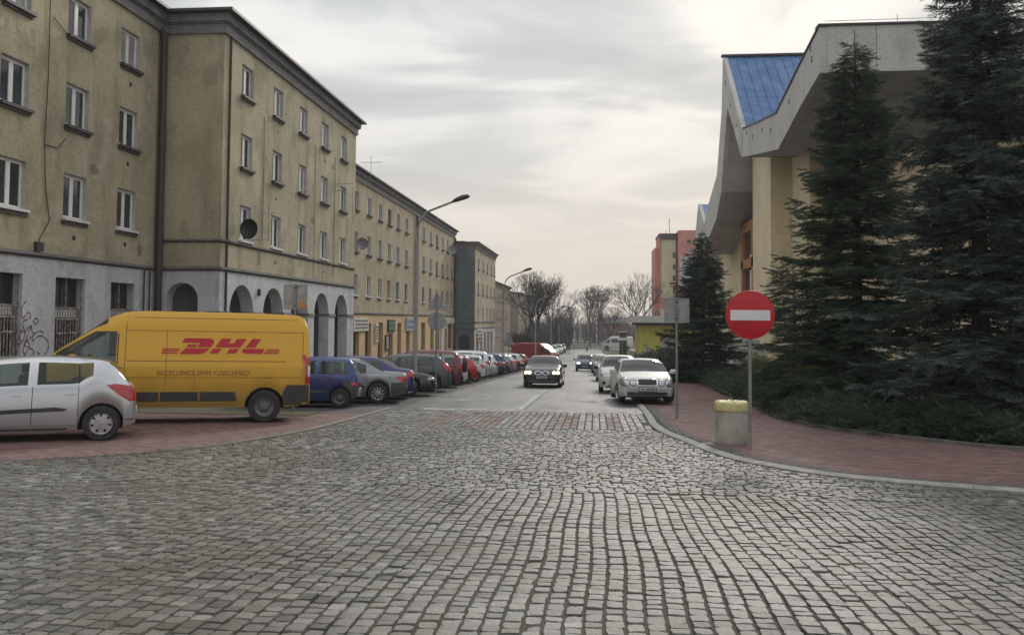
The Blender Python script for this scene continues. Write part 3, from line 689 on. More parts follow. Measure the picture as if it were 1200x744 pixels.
# graffiti: flat paint, built as thin ribbons on the wall
def ribbon(name, strokes, X, m, w=.05, parent=None):
    b = MB(parent.location if parent else (0, 0, 0))
    for s in strokes:
        P = catmull(s, 5)
        for i in range(len(P)-1):
            d = (P[i+1]-P[i]).normalized(); n = Vector((-d.y, d.x))*w*(.35+.65*abs(math.sin(i*.7+1))); e = d*w*.3
            q = [P[i]-n-e, P[i+1]-n+e, P[i+1]+n+e, P[i]+n-e]; b.add([(X+.0004*(i % 5), v.x, v.y) for v in q], [(0, 1, 2, 3)])
    return b.build(name, m, parent, fix=False)
M_spray = mat('maroon_spray_paint', (.09, .035, .06), .8)
def gp(px, py):   # photograph-zoom sheet to wall metres, block 1
    return (23.45+(px-185)/210*1.65, .35+(745-py)/310*1.75)
ribbon('graffiti', [[gp(*p) for p in s] for s in (
    [(215,430),(190,470),(200,520),(230,490),(240,520),(200,540),(215,590),(245,560),(260,600),(300,590),(320,600)],
    [(275,520),(290,535),(275,552),(260,538),(275,520)], [(195,590),(180,620),(200,640),(215,600),(190,585)],
    [(250,560),(225,620),(205,690),(235,720),(270,700),(240,680),(210,720)], [(265,600),(255,640),(300,615),(345,640),(352,690),(320,720),(285,700)],
    [(230,640),(245,670),(215,665),(225,640),(250,620)], [(170,655),(200,650)])], -16.695, M_spray, .022, b1)
ribbon('graffiti', [[(44.6, .4), (45.0, .4), (44.8, .0), (45.2, .3), (45.5, -.1), (45.8, .4)], [(47.6, .6), (48.3, .9), (48.6, 0), (47.9, -.4), (48.1, .5)]], -16.69, M_spray, .05, b2)
# shop signs: text is flat lettering
def text_mesh(s, size, m, bold=False, shear=0, align='CENTER', sx=1.0):
    cu = bpy.data.curves.new('lettering', 'FONT'); cu.body = s; cu.size = size; cu.align_x = align; cu.shear = shear; cu.offset = .012*size/.3 if bold else 0; cu.extrude = 0; cu.space_character = 1.02
    o = bpy.data.objects.new('lettering', cu); COL.objects.link(o); dg = bpy.context.evaluated_depsgraph_get(); dg.update()
    me = bpy.data.meshes.new_from_object(o.evaluated_get(dg)); bpy.data.objects.remove(o); me.name = 'lettering'
    for v in me.vertices: v.co.x *= sx
    me.materials.clear(); me.materials.append(m); return me
def scribble(me_name, w, h, rows, m, seed):
    """unreadable print: rows of small dashes, as the photograph shows it"""
    r = random.Random(seed); b = MB()
    for k in range(rows):
        z = h*(.5-(k+.5)/rows); x = -w/2
        while x < w/2-.05:
            l = r.uniform(.04, .16)*w; hh = h/rows*.28*r.uniform(.7, 1.2)
            b.add([(x, 0, z-hh), (min(w/2, x+l*.8), 0, z-hh), (min(w/2, x+l*.8), 0, z+hh), (x+l*.1, 0, z+hh)], [(0, 1, 2, 3)]); x += l
    return b.mesh(me_name, m, fix=False)
def shop_sign(y0, y1, z0, z1, mface, label, mark=None, proj=0.12, X=-16.7, rows=3, ink=None, seed=1):
    o = empty('shop_sign', (X, (y0+y1)/2, (z0+z1)/2), PI/2, label, 'sign'); w, h = y1-y0, z1-z0
    b = MB(); b.box(-w/2, -proj, -h/2, w/2, -.005, h/2, b=.01); b.build('board', mface, o)
    if mark: me = mark
    else: me = scribble('lettering', w*.86, h*.8, rows, ink or M_ink, seed)
    link('lettering', me, o, loc=(0, -proj-.004, 0)); return o
M_bwhite = mat('sign_board_white', (.58, .58, .52), .6, noise=(4, .15)); M_bblue = mat('sign_board_blue_grey', (.32, .35, .41), .6, noise=(4, .2))
M_green = mat('print_green', (.07, .25, .12), .6)
shop_sign(57.9, 61.7, .8, 1.75, M_bwhite, 'cream shop sign with dark lettering above the first door beyond the arcade', rows=3, seed=2)
shop_sign(63.85, 64.75, -.1, 1.3, M_bwhite, 'narrow upright cream sign between two shop windows', rows=5, seed=3)
shop_sign(67.9, 70.2, .62, 1.62, M_black, 'black shop sign with green print and white top edge', rows=2, ink=M_green, seed=5)
shop_sign(67.1, 68.0, -.85, .4, M_black, 'tall black price board with white lines beside a shop door', rows=6, ink=M_signw, seed=6)
shop_sign(74.5, 77.7, .62, 1.8, M_bblue, 'blue-grey shop sign next to the dark downpipe', rows=2, ink=mat('print_blue', (.08, .1, .2), .6), seed=8)
shop_sign(102.3, 106.8, -.1, .55, M_bwhite, 'small white sign with a dark emblem on the slate-ended block', rows=1, seed=9, X=X4)
shop_sign(102.3, 106.4, -1.0, -.35, mat('print_pink', (.45, .25, .22), .6), 'pinkish sign below the small white emblem sign', rows=1, seed=10, X=X4)
shop_sign(121.8, 126, -.9, .1, M_bblue, 'grey board standing past the corner of the slate-ended block', rows=1, seed=11, X=-12.6)
# satellite dish and antennas
def dish(x, y, z, r, label, m, aim=0):
    o = empty('satellite_dish', (x, y, z), aim, label, 'satellite dish'); b = MB()
    b.lathe([(.001, .0), (r*.4, -.03), (r*.75, -.09), (r, -.17), (r*1.01, -.165), (r*.75, -.075), (r*.4, -.01), (.001, .02)], axis='Y', n=28); b.build('reflector', m, o, smooth=60)
    b = MB(); b.tube([(0, 0, -.1), (0, .35, -.1), (0, .45, .0)], .025, 6); b.tube([(0, -.1, -r*.95), (0, -.55, -.15)], .012, 5); b.build('bracket', M_steel, o)
    b = MB(); b.lathe([(.001, -.05), (.04, -.05), (.04, .06), (.001, .06)], c=(0, -.55, -.12), axis='Y', n=10); b.build('receiver', M_dgrey, o); return o
dish(-13.65, 32.75, 5.2, .4, 'black satellite dish in front of the corner first-floor window', M_black, R(-10))
dish(-16.2, 96.2, 9.6, .5, 'pale satellite dish under the eaves of the shop block', M_signback, R(10))
dish(-16.2, 58.3, 6.9, .42, 'grey satellite dish on the shop block beside the arcade corner', M_steel, R(10))
def antenna(x, y, z, label, n=5, arm=.9, up=1.0):
    o = empty('tv_antenna', (x, y, z), 0, label, 'antenna'); b = MB(); b.tube([(-.8, 0, 0), (0, 0, 0), (0, 0, up)], .018, 5); b.build('mast', M_steel, o)
    b = MB(); b.tube([(-arm/2, 0, up*.75), (arm/2, 0, up*.75)], .012, 4)
    for k in range(n):
        xx = -arm/2+arm*k/(n-1); b.tube([(xx, -.28+.02*k, up*.75), (xx, .28-.02*k, up*.75)], .008, 4)
    b.build('dipoles', M_steel, o); return o
antenna(-13.35, 49.7, 9.9, 'tv antenna on an arm past the far corner of the arcade block', up=1.5, arm=1.3)
antenna(-13.5, 34.2, 4.9, 'tv antenna beside the black satellite dish', up=1.5, n=6)
antenna(-13.7, 45.6, 8.7, 'small tv antenna between upper windows of the arcade block', up=.5)
antenna(-16.0, 74.0, 9.9, 'tv antenna on the top floor of the shop block', up=1.2)

M_patch = stucco('repair_render', (.42, .375, .27), (.33, .29, .2), (.5, .45, .33))
M_patchd = stucco('old_repair_render', (.22, .195, .14), (.17, .15, .11), (.27, .24, .17))
for root, X, L in ((b1, -16.7, [(26.9, 6.6, .5, .35, 1), (24.9, 4.0, .9, .4, 0), (20.6, 9.3, .8, .5, 0), (29.9, 4.15, .4, .5, 1)]), (b2, X2, [(35.4, 4.0, .35, .45, 0), (38.6, 4.05, .5, .4, 0), (45.0, 9.9, .6, .4, 1), (41.8, 6.6, .5, .4, 1)])):
    for k, (y, z, w, h, d) in enumerate(L):
        b = MB(root.location); r = random.Random(k); pts = []
        for i in range(12):
            a = 2*PI*i/12; pts.append((X+.003, y+math.cos(a)*w/2*r.uniform(.75, 1.15), z+math.sin(a)*h/2*r.uniform(.75, 1.15)))
        b.add(pts, [tuple(range(12))]); b.build('plaster_patch', M_patchd if d else M_patch, root, fix=False)
for root, X, L in ((b1, -16.7, [(29.0, 10.05), (28.95, 7.15), (25.9, 4.2), (28.9, 4.25)]), (b2, X2, [(36.9, 10.0), (36.8, 7.0), (36.85, 4.15), (43.6, 10.0), (43.6, 4.1)])):
    for y, z in L: boxes('wall_vent', [(X-.01, y-.07, z-.07, X+.012, y+.07, z+.07)], M_black, root)
# ------------------------------------------------------------- vehicles
def pchip(P, x):
    X = [p[0] for p in P]; Y = [p[1] for p in P]; n = len(X)
    if x <= X[0]: return Y[0]
    if x >= X[-1]: return Y[-1]
    d = [(Y[i+1]-Y[i])/(X[i+1]-X[i]) for i in range(n-1)]
    m = [d[0]]+[0 if d[i-1]*d[i] <= 0 else 2/(1/d[i-1]+1/d[i]) for i in range(1, n-1)]+[d[-1]]
    for i in range(n-1):
        if x <= X[i+1]:
            h = X[i+1]-X[i]; t = (x-X[i])/h
            return (2*t**3-3*t*t+1)*Y[i]+(t**3-2*t*t+t)*h*m[i]+(-2*t**3+3*t*t)*Y[i+1]+(t**3-t*t)*h*m[i+1]
def lerp(P, x):
    for (a, b_), (c, d) in zip(P[:-1], P[1:]):
        if x <= c: return b_+(d-b_)*max(0, (x-a))/(c-a)
    return P[-1][1]
def make_wheel(parent, x, y, r, w, style, n=7, turn=0):
    s = 1 if y > 0 else -1
    o = empty('wheel', (x, y, r), turn); o.parent = parent
    b = MB(); k = .62*r if style != 'alloy' else .66*r; h = w/2
    b.lathe([(k, -h*.8), (k*1.03, -h), (r*.93, -h), (r, -h*.72), (r*1.003, 0), (r, h*.72), (r*.93, h), (k*1.03, h), (k, h*.8)], axis='Y', n=30); b.build('tyre', M_rubber, o, smooth=35)
    m = M_steelrim if style == 'steel' else M_rim
    b = MB(); f = s*h*.82
    b.lathe([(k*1.0, s*h*.75), (k*1.0, s*h*1.0), (k*.9, f), (k*.86, f-s*.03)], axis='Y', n=30)
    if style == 'steel':
        b.lathe([(k*.88, f-s*.02), (k*.6, f-s*.05), (k*.5, f-s*.005), (k*.22, f+s*.01), (k*.2, f+s*.03), (.001, f+s*.03)], axis='Y', n=24)
    else:
        b.lathe([(k*.3, f-s*.045), (k*.27, f-s*.005), (.001, f+s*.002)], axis='Y', n=20)
        ww = .16 if n > 8 else (.52 if n == 7 else .24)
        for i in range(n):
            a = 2*PI*i/n+.2; ca, sa = math.cos(a), math.sin(a)
            for (r0, r1, w0, w1) in ((k*.2, k*.93, ww*k*.75, ww*k),):
                P = []
                for rr_, ww_, ff in ((r0, w0/2, f-s*.006), (r1, w1/2, f-s*.012)):
                    for q in (-1, 1): P.append((rr_*ca-q*ww_*sa, ff, rr_*sa+q*ww_*ca))
                P += [(p[0], p[1]-s*.025, p[2]) for p in P]
                b.add(P, [(0, 1, 3, 2), (0, 2, 6, 4), (1, 5, 7, 3)])
    b.build('rim', m, o, smooth=35)
    b = MB(); b.lathe([(k*.97, f-s*.06), (.001, f-s*.06)], axis='Y', n=20); b.build('rim_backing', M_black, o)  # black backing disc, stands in for the shade in the rim openings
    if style == 'steel':
        b = MB()
        for i in range(n):
            a = 2*PI*i/n; b.lathe([(.001, 0), (k*.09, 0)], c=(k*.37*math.cos(a), f+s*.006, k*.37*math.sin(a)), axis='Y', n=8)
        b.build('rim_hole', M_black, o, fix=False, kind='stuff')
    return o
class Car: pass
def car(name, label, cat, group, loc, yaw, L, W, H, top, belt, gh, wins, wheels, pm, wr=.31, ww=.2, arch=.36, sill=.2, tumble=.36, wf=.8, wstyle='cover', nsp=7,
        doors=(), turn=0, plan=None, bumper=None, zend=(.3, .25), detail=1, arch_lip=.018, crown=.025, flat=None, tp=None, rough_sill=None, mirror=None, capw=None):
    """r runs from the rear (0) to the nose (L). top, belt: (r, z) lines; gh = (rear glass bottom, roof rear, roof front, cowl)"""
    c = Car(); root = empty(name, loc, yaw, label, cat, group, slope=True); c.root = root; c.L = L
    plan = plan or [(0, .84), (.06, .9), (.18, .95), (.45, .985), (.9, 1), (L-1.2, 1), (L-.6, .975), (L-.25, .93), (L-.08, .86), (L, .76)]
    xs = {0, L}; 
    for v in (.015, .035, .06, .1, .15, .21, .28): xs |= {v, L-v}
    v = .35
    while v < L-.3: xs.add(round(v, 3)); v += .13
    for w in wheels:
        for k in range(13): xs.add(w-arch*math.cos(PI*k/12))
        xs |= {w-arch-.004, w+arch+.004}
    key = set(gh); [key.update(q) for q in wins]; [key.update(q) for q in doors]
    if bumper: key |= {bumper[0], L-bumper[1]}
    for k in range(1, 6): xs.add(gh[0]+(gh[1]-gh[0])*k/6)
    xs = sorted(xs); xs = [x for x in xs if all(abs(x-k) > .02 for k in key)]+sorted(key); xs = sorted(x for x in xs if 0 <= x <= L)
    T = [0, .13, .3, .48, .66, .82, .93, 1]; YM = [.955, .985, 1, 1.004, 1.0, .985, .965, .945]
    if flat: YM = flat
    tp_f = tp or pchip
    def prof(r):
        wz = W/2*pchip(plan, r); zt_ = tp_f(top, r); zb = min(pchip(belt, r), zt_-.012); e = sill
        if r < .5: e = sill+(zend[0]-sill)*(1-r/.5)**1.5
        if r > L-.5: e = sill+(zend[1]-sill)*(1-(L-r)/.5)**1.5
        fl = 0
        for w in wheels:
            if abs(r-w) < arch-.001: e = max(e, wr+math.sqrt(max(0, arch**2-(r-w)**2)))
            fl = max(fl, arch_lip*max(0, 1-abs(abs(r-w)-arch*.6)/(arch*.9)))
        e = min(e, zb-.03); h = zt_-zb; P = []
        for t, ym in zip(T, YM):
            P.append((wz*ym+fl*(1-t)*min(1, 2*(1-t)), e+(zb-e)*t))
        yb = wz*YM[-1]; P.append((yb-.012, zb+min(.03, h*.12)))
        hw_ = h*wf if not capw else min(capw, h*.86)
        y8 = yb-.012-tumble*hw_; P.append((y8, zb+hw_)); P.append((y8-tumble*h*.16-.018, zb+hw_+(h-hw_)*.62))
        y9 = P[-1][0]; P.append((y9*.9, zt_-.004*min(1, h*3))); P.append((y9*.55, zt_+crown*.6)); P.append((0, zt_+crown)); return P
    G = [prof(r) for r in xs]; NR = len(G[0]); n = len(xs)
    c.prof = prof
    parts = {}
    def put(k, q, mi=0): parts.setdefault(k, []).append((q, mi))
    def pt(i, j, s): y, z = G[i][j]; return (xs[i]-L/2, s*y, z)
    for i in range(n-1):
        mid = (xs[i]+xs[i+1])/2
        for j in range(NR-1):
            for s in (1, -1):
                q = [pt(i, j, s), pt(i+1, j, s), pt(i+1, j+1, s), pt(i, j+1, s)]; k = 'body'
                if j == 8:
                    for w, (a, d) in enumerate(wins):
                        if a <= mid <= d: k = ('side_window', w, s)
                if j >= 10 or (j == 9 and False):
                    if gh[0] < mid < gh[1] and (j > 10 or True): k = 'rear_window'
                    elif gh[2] < mid < gh[3]: k = 'windscreen'
                if 1 <= j <= 6 and k == 'body':
                    for w, (a, d) in enumerate(doors):
                        if a <= mid <= d:
                            k = ('door', w, s)
                            q = [tuple((p[0] if abs(p[0]+L/2-a) > 1e-6 and abs(p[0]+L/2-d) > 1e-6 else p[0]+(.005 if abs(p[0]+L/2-a) < 1e-6 else -.005), p[1], p[2])) for p in q]
                if bumper and k == 'body' and j <= 1+bumper[2] and (mid < bumper[0] or mid > L-bumper[1]): k = 'bumper_front' if mid > L/2 else 'bumper_rear'
                put(k, q)
    for i, end in ((0, 0), (n-1, 1)):
        for j in range(NR-2):
            k = ('bumper_front' if end else 'bumper_rear') if bumper and j <= 1+bumper[2] else 'body'
            put(k, [pt(i, j, 1), pt(i, j+1, 1), pt(i, j+1, -1), pt(i, j, -1)])
    def mk(k, nm, m, smooth=32):
        if k not in parts: return None
        b = MB(); [b.add(q, [(0, 1, 2, 3)]) for q, _ in parts[k]]
        me = b.mesh(nm, m); bm = bmesh.new(); bm.from_mesh(me); bmesh.ops.remove_doubles(bm, verts=bm.verts[:], dist=.0012); bmesh.ops.dissolve_degenerate(bm, edges=bm.edges[:], dist=.0008)
        bmesh.ops.recalc_face_normals(bm, faces=bm.faces[:]); bm.to_mesh(me); bm.free(); shade(me, smooth); return link(nm, me, root)
    c.body = mk('body', 'body', pm); c.objs = {}
    for k in list(parts):
        if k == 'body': continue
        if k == 'windscreen' or k == 'rear_window': mk(k, k, M_screen)
        elif k[0] == 'side_window': mk(k, 'side_window', M_glass)
        elif k[0] == 'door': c.objs[k] = mk(k, 'door', pm)
        elif k.startswith('bumper'): mk(k, 'bumper', bumper[3])
    # surface for things laid on the body
    allq = [q for L_ in parts.values() for q, _ in L_]; vs = [p for q in allq for p in q]; fs = [tuple(range(4*i, 4*i+4)) for i in range(len(allq))]
    c.bvh = BVHTree.FromPolygons(vs, fs)
    # inside: floor, dashboard, seats
    zf = sill+.03; b = MB(); hw = W/2-.27
    b.box(-L/2+.22, -hw, zf-.04, L/2-.22, hw, zf+.28); 
    zb = pchip(belt, L*.5); b.box(-L/2+gh[0]+.25, -W/2+.14, zf+.282, -L/2+gh[3]-.1, W/2-.14, zb-.12)
    if detail:
        b.box(-L/2+gh[3]-.32, -W/2+.2, zb-.118, -L/2+gh[3]-.02, W/2-.2, zb+.02)
        xc = -L/2+(gh[2]-.35 if H < 1.9 else gh[2]-.3)
        for s in (-1, 1): b.box(xc-.14, s*.36-.23, zb-.118, xc, s*.36+.23, zb+.22, b=.04); b.box(xc-.13, s*.36-.12, zb+.24, xc-.03, s*.36+.12, zb+.4, b=.04)
        if H < 1.9: b.box(xc-.98, -.6, zb-.118, xc-.84, .6, zb+.16, b=.04)
    b.build('interior', M_int, root)
    for w, side in [(w, s) for w in wheels for s in (-1, 1)]:
        make_wheel(root, w-L/2, side*(W/2-.015-ww/2), wr, ww, wstyle, nsp, turn=turn if w > L/2 else 0)
    # wheel-arch lining
    for w in wheels:
        for s in (-1, 1):
            b = MB(); N = 12; y0, y1 = s*(W/2-.05), s*(W/2-.34); rr_ = arch-.004
            for k in range(N):
                a0, a1 = PI*k/N, PI*(k+1)/N
                p = lambda a, y, q=1: (w-L/2-rr_*q*math.cos(a), y, wr+rr_*q*math.sin(a))
                b.quad(p(a0, y0), p(a1, y0), p(a1, y1), p(a0, y1)); b.quad(p(a0, y1), p(a1, y1), p(a1, y1, .1), p(a0, y1, .1))
            b.build('arch_liner', M_black, root, fix=False)
    def patch(nm, poly, axis, m, off=.006, rings=4, side=1, thick=0, lab=None, parent=None, subdiv=.08):
        """poly in (y, z) for axis front/rear or (r, z) for side; laid on the body by ray casting"""
        P = [];
        for i in range(len(poly)):
            a = Vector(poly[i]); d = Vector(poly[(i+1) % len(poly)]); k = max(1, int((d-a).length/subdiv))
            for t in range(k): P.append(a+(d-a)*t/k)
        cen = sum(P, Vector((0, 0)))/len(P); N = len(P); vs = []; fs = []
        R_ = [1, .8, .55, .3]
        def hit(u, v):
            if axis == 'side':
                o = Vector((u-L/2, side*3, v)); d = Vector((0, -side, 0))
            else:
                e = 1 if axis == 'front' else -1; o = Vector((e*(L/2+1), u, v)); d = Vector((-e, 0, 0))
            h = c.bvh.ray_cast(o, d)
            if h[0] is None: return None
            if axis != 'side' and abs(h[0].x) < L/2-.4: h = (Vector(((L/2-.4)*(1 if axis == 'front' else -1), u, v)), h[1])
            nn = h[1]; 
            if nn.dot(d) > 0: nn = -nn
            return h[0]-d*0+nn*off*.5-d*off*.7
        bad = [hit(p.x, p.y) for p in P]; ref = next((x for x in bad if x is not None), None)
        if ref is None: return None
        for q in R_:
            for p in P:
                w_ = cen+(p-cen)*q; h = hit(w_.x, w_.y); vs.append(h if h is not None else ref)
        h = hit(cen.x, cen.y); vs.append(h if h is not None else ref)
        for r_ in range(3):
            for k in range(N): fs.append((r_*N+k, r_*N+(k+1) % N, (r_+1)*N+(k+1) % N, (r_+1)*N+k))
        for k in range(N): fs.append((3*N+k, 3*N+(k+1) % N, 4*N))
        # a short skirt so that the piece is not paper-thin
        inn = (Vector((0, -side, 0)) if axis == 'side' else Vector((-1 if axis == 'front' else 1, 0, 0)))*(off+.01)
        base = len(vs); vs += [vs[k]+inn for k in range(N)]
        for k in range(N): fs.append((k, (k+1) % N, base+(k+1) % N, base+k))
        b = MB(); b.add(vs, fs); return b.build(nm, m, parent or root, smooth=40, label=lab)
    c.patch = patch
    def plate(axis, z, y=0, w=.5, h=.11, seed=1, off=.014):
        o = patch('number_plate', [(y-w/2, z-h/2), (y+w/2, z-h/2), (y+w/2, z+h/2), (y-w/2, z+h/2)], axis, M_plate, off)
        r = random.Random(seed); u = y-w*.4
        e = 1 if axis == 'front' else -1
        h_ = c.bvh.ray_cast(Vector((e*(L/2+1), y, z)), Vector((-e, 0, 0)))
        if h_[0] is not None:
            b = MB(); xx = h_[0].x+e*(off*1.2+.014)
            while u < y+w*.42: b.box(xx-.004, u, z-h*.28, xx, u+.035, z+h*.28); u += .06 if r.random() < .8 else .1
            b.build('plate_mark', M_ink, o or root, fix=False, kind='stuff')
    c.plate = plate
    mx, mz = (gh[3]-.28, pchip(belt, gh[3]-.3)+.1) if not mirror else mirror
    yb = prof(mx)[7][0]
    for s in (-1, 1):
        b = MB(); b.box(mx-L/2-.05, s*(yb+.0), mz-.03, mx-L/2+.0, s*(yb+.08), mz-.0); b.box(mx-L/2-.07, s*(yb+.06), mz-.06, mx-L/2+.06, s*(yb+.25), mz+.08, b=.03); b.build('mirror', pm if detail != 2 else M_black, root, smooth=40)
    return c
P_silver = paint('silver_paint', (.5, .51, .53), .75, .26, .9, amt=.22, dirt=(.16, .155, .145)); P_yel = paint('yellow_paint', (.68, .36, .004), 0, .36, .5, dirt=(.17, .12, .05), dz=.72, amt=1.0, zs=.6)
P_blue = paint('blue_paint', (.012, .035, .16), .2, .3, dirt=(.05, .05, .05), amt=.5); P_blue2 = paint('royal_blue_paint', (.014, .024, .13), .3, .3, dirt=(.06, .06, .06), amt=.4)
P_grey = paint('silver_grey_paint', (.22, .23, .245), .5, .35, amt=.4); P_dgrey = paint('dark_grey_paint', (.06, .068, .08), .4, .35, dirt=(.08, .08, .08), amt=.3)
P_black = paint('black_paint', (.008, .009, .011), .1, .22, .8, dirt=(.03, .028, .025), amt=.3); P_maroon = paint('maroon_paint', (.14, .015, .025), .3, .3, dirt=(.06, .05, .05), amt=.4)
P_white = paint('white_paint', (.6, .6, .58), 0, .45, .25, dirt=(.2, .19, .17), amt=.6); P_red = paint('red_paint', (.4, .02, .015), .1, .3, amt=.3)
P_green = paint('dark_green_paint', (.02, .06, .04), .2, .3, amt=.4); P_navy = paint('navy_paint', (.015, .03, .09), .2, .28, amt=.3)
M_bumpd = mat('weathered_bumper', (.075, .078, .082), .7, noise=(4, .35))
# body profiles
HATCH = dict(L=4.0, W=1.74, H=1.48, top=[(0, .62), (.03, .82), (.1, .98), (.2, 1.1), (.5, 1.36), (.62, 1.42), (.9, 1.455), (1.7, 1.485), (2.35, 1.44), (2.6, 1.38), (3.15, 1.03), (3.4, .95), (3.75, .83), (3.93, .7), (4.0, .58)],
             belt=[(0, .93), (1.2, .98), (3.2, .9), (3.9, .72), (4, .66)], gh=(.13, .6, 2.42, 3.2), wins=((.72, 1.62), (1.74, 2.95)), wheels=(.68, 3.17), wr=.31, arch=.36)
SEDAN = dict(L=4.7, W=1.8, H=1.43, top=[(0, .6), (.03, .86), (.12, .96), (.7, 1.0), (.85, 1.02), (1.4, 1.33), (1.65, 1.39), (2.3, 1.42), (2.8, 1.38), (3.0, 1.33), (3.6, 1.0), (3.9, .93), (4.4, .83), (4.62, .72), (4.7, .6)],
             belt=[(0, .85), (1.2, .93), (3.6, .89), (4.5, .74), (4.7, .68)], gh=(.84, 1.5, 2.85, 3.62), wins=((1.3, 2.1), (2.2, 3.35)), wheels=(.98, 3.78), wr=.32, arch=.37)
WAGON = dict(L=4.5, W=1.76, H=1.5, top=[(0, .6), (.03, .85), (.1, 1.0), (.34, 1.38), (.45, 1.44), (1.5, 1.5), (2.6, 1.47), (2.85, 1.4), (3.5, 1.03), (3.8, .95), (4.25, .83), (4.43, .7), (4.5, .58)],
             belt=[(0, .92), (1.2, .95), (3.5, .9), (4.4, .72), (4.5, .66)], gh=(.1, .38, 2.7, 3.52), wins=((.45, 1.15), (1.22, 2.1), (2.2, 3.3)), wheels=(.9, 3.62), wr=.32, arch=.37)
SUVP = dict(L=4.3, W=1.82, H=1.68, top=[(0, .7), (.02, 1.0), (.07, 1.1), (.22, 1.52), (.4, 1.62), (1.5, 1.69), (2.4, 1.64), (2.65, 1.55), (3.2, 1.15), (3.5, 1.08), (4.1, .98), (4.25, .85), (4.3, .65)],
             belt=[(0, 1.05), (1.2, 1.06), (3.3, 1.02), (4.2, .85), (4.3, .8)], gh=(.07, .28, 2.5, 3.22), wins=((.4, .98), (1.06, 1.85), (1.95, 3.02)), wheels=(.8, 3.4), wr=.36, arch=.42)
def spec(base, **kw): d = dict(base); d.update(kw); return d
def outline(x0, x1, z0, z1, k=.3): 
    dx, dz = (x1-x0)*k, (z1-z0)*k
    return [(x0+dx, z0), (x1-dx, z0), (x1, z0+dz), (x1, z1-dz), (x1-dx, z1), (x0+dx, z1), (x0, z1-dz), (x0, z0+dz)]
def circle(u, v, r, n=14): return [(u+r*math.cos(2*PI*k/n), v+r*math.sin(2*PI*k/n)) for k in range(n)]
def rear_kit(c, z=.8, w=.5, lampw=.2, lamph=.22, W=1.74, mid=None, plate_z=.5, seed=1, wrap=.22, tl=None):
    for s in (-1, 1):
        y1 = s*(W/2*.93); y0 = s*(W/2*.93-lampw)
        c.patch('tail_lamp', outline(min(y0, y1), max(y0, y1), z-lamph/2, z+lamph/2, .2), 'rear', M_taill, .01)
        c.patch('tail_lamp', tl or [(.02, z-lamph*.5), (wrap*.45, z-lamph*.52), (wrap*.8, z-lamph*.1), (wrap, z+lamph*.5), (wrap*.5, z+lamph*.52), (.04, z+lamph*.45)], 'side', M_taill, .008, side=s)
    if plate_z: c.plate('rear', plate_z, seed=seed)
def front_kit(c, z=.68, W=1.74, lw=.36, lh=.16, grille=(.6, .12, .62), ml=None, plate_z=.4, seed=2, low=True, wrap=.3, ind=True):
    L = c.L
    for s in (-1, 1):
        y1 = s*W/2*.86; y0 = s*(W/2*.86-lw)
        c.patch('headlight', outline(min(y0, y1), max(y0, y1), z-lh/2, z+lh/2, .25), 'front', ml or M_headl, .01)
        c.patch('headlight', outline(L-wrap, L-.07, z-lh*.35, z+lh*.45, .3), 'side', M_headl, .006, side=s)
    if grille: c.patch('grille', outline(-grille[0]/2, grille[0]/2, grille[2]-grille[1]/2, grille[2]+grille[1]/2, .12), 'front', M_black, .008)
    if low: c.patch('air_intake', outline(-.5, .5, .26, .34, .2), 'front', M_black, .006)
    if plate_z: c.plate('front', plate_z, seed=seed)
def handles(c, L_):
    for r, z in L_:
        for s in (-1, 1): c.patch('door_handle', outline(r-.09, r+.09, z-.018, z+.018, .3), 'side', c.body.data.materials[0], .028, side=s)
# --- silver hatchback, near left: left side in view, tail to the right
def heading(x, y): return math.atan2(y, x)
hd = PI+R(29)
def nose_at(rearx, y, L, yaw): return (rearx+math.cos(yaw)*L/2, y+math.sin(yaw)*L/2)
def by_wheel(wx, wy, L, W, wr_, yaw):
    """centre of a car whose left rear wheel stands at (wx, wy)"""
    f = Vector((math.cos(yaw), math.sin(yaw))); l = Vector((-f.y, f.x)); c = Vector((wx, wy))+f*(L/2-wr_)-l*(W/2-.1); return (c.x, c.y)
c0 = car('parked_car', 'silver five-door hatchback standing on the red pavement, tail in front of the yellow van', 'car', None, (*by_wheel(-8.81, 14.62, 3.85, 1.72, .56, hd), gz(14.6+.1)), hd, pm=P_silver,
         doors=((.94, 1.66), (1.66, 2.72)), nsp=7, **spec(HATCH, L=3.85, top=[(0, .6), (.02, .8), (.07, .95), (.12, 1.0), (.42, 1.36), (.5, 1.405), (.8, 1.455), (1.6, 1.49), (2.2, 1.45), (2.45, 1.39), (3.0, 1.03), (3.25, .95), (3.6, .83), (3.78, .7), (3.85, .58)], gh=(.13, .47, 2.27, 3.05), wheels=(.56, 3.03), wins=((.72, 1.6), (1.74, 2.82)), belt=[(0, .96), (.4, 1.06), (.7, 1.13), (.82, 1.08), (.98, .985), (1.6, .965), (3.1, .87), (3.75, .72), (3.85, .66)]))
rear_kit(c0, z=.84, lamph=.28, lampw=.16, W=1.72, wrap=.36, tl=[(.03, .7), (.1, .69), (.3, .82), (.5, .985), (.36, 1.01), (.1, .97)])
front_kit(c0, W=1.74); handles(c0, [(1.06, .84), (1.92, .82)])
for s in (-1, 1):
    c0.patch('side_moulding', [(1.1, .575), (1.15, .54), (2.8, .47), (2.8, .53), (1.3, .605)], 'side', M_dgrey, .016, side=s)
    c0.patch('rear_bumper_edge', outline(.03, .3, .36, .38, .3), 'side', M_dgrey, .004, side=s)
    for a in (.94, 1.66, 2.72): c0.patch('door_joint', [(a-.006, .3), (a+.006, .3), (a+.006, .95), (a-.006, .95)], 'side', M_black, .002, side=s)
c0.patch('window_divider', [(.93, 1.02), (.955, 1.02), (.965, 1.34), (.94, 1.34)], 'side', M_black, .006); c0.patch('fuel_flap_joint', outline(.3, .31, .8, .9, .2), 'side', M_black, .002)
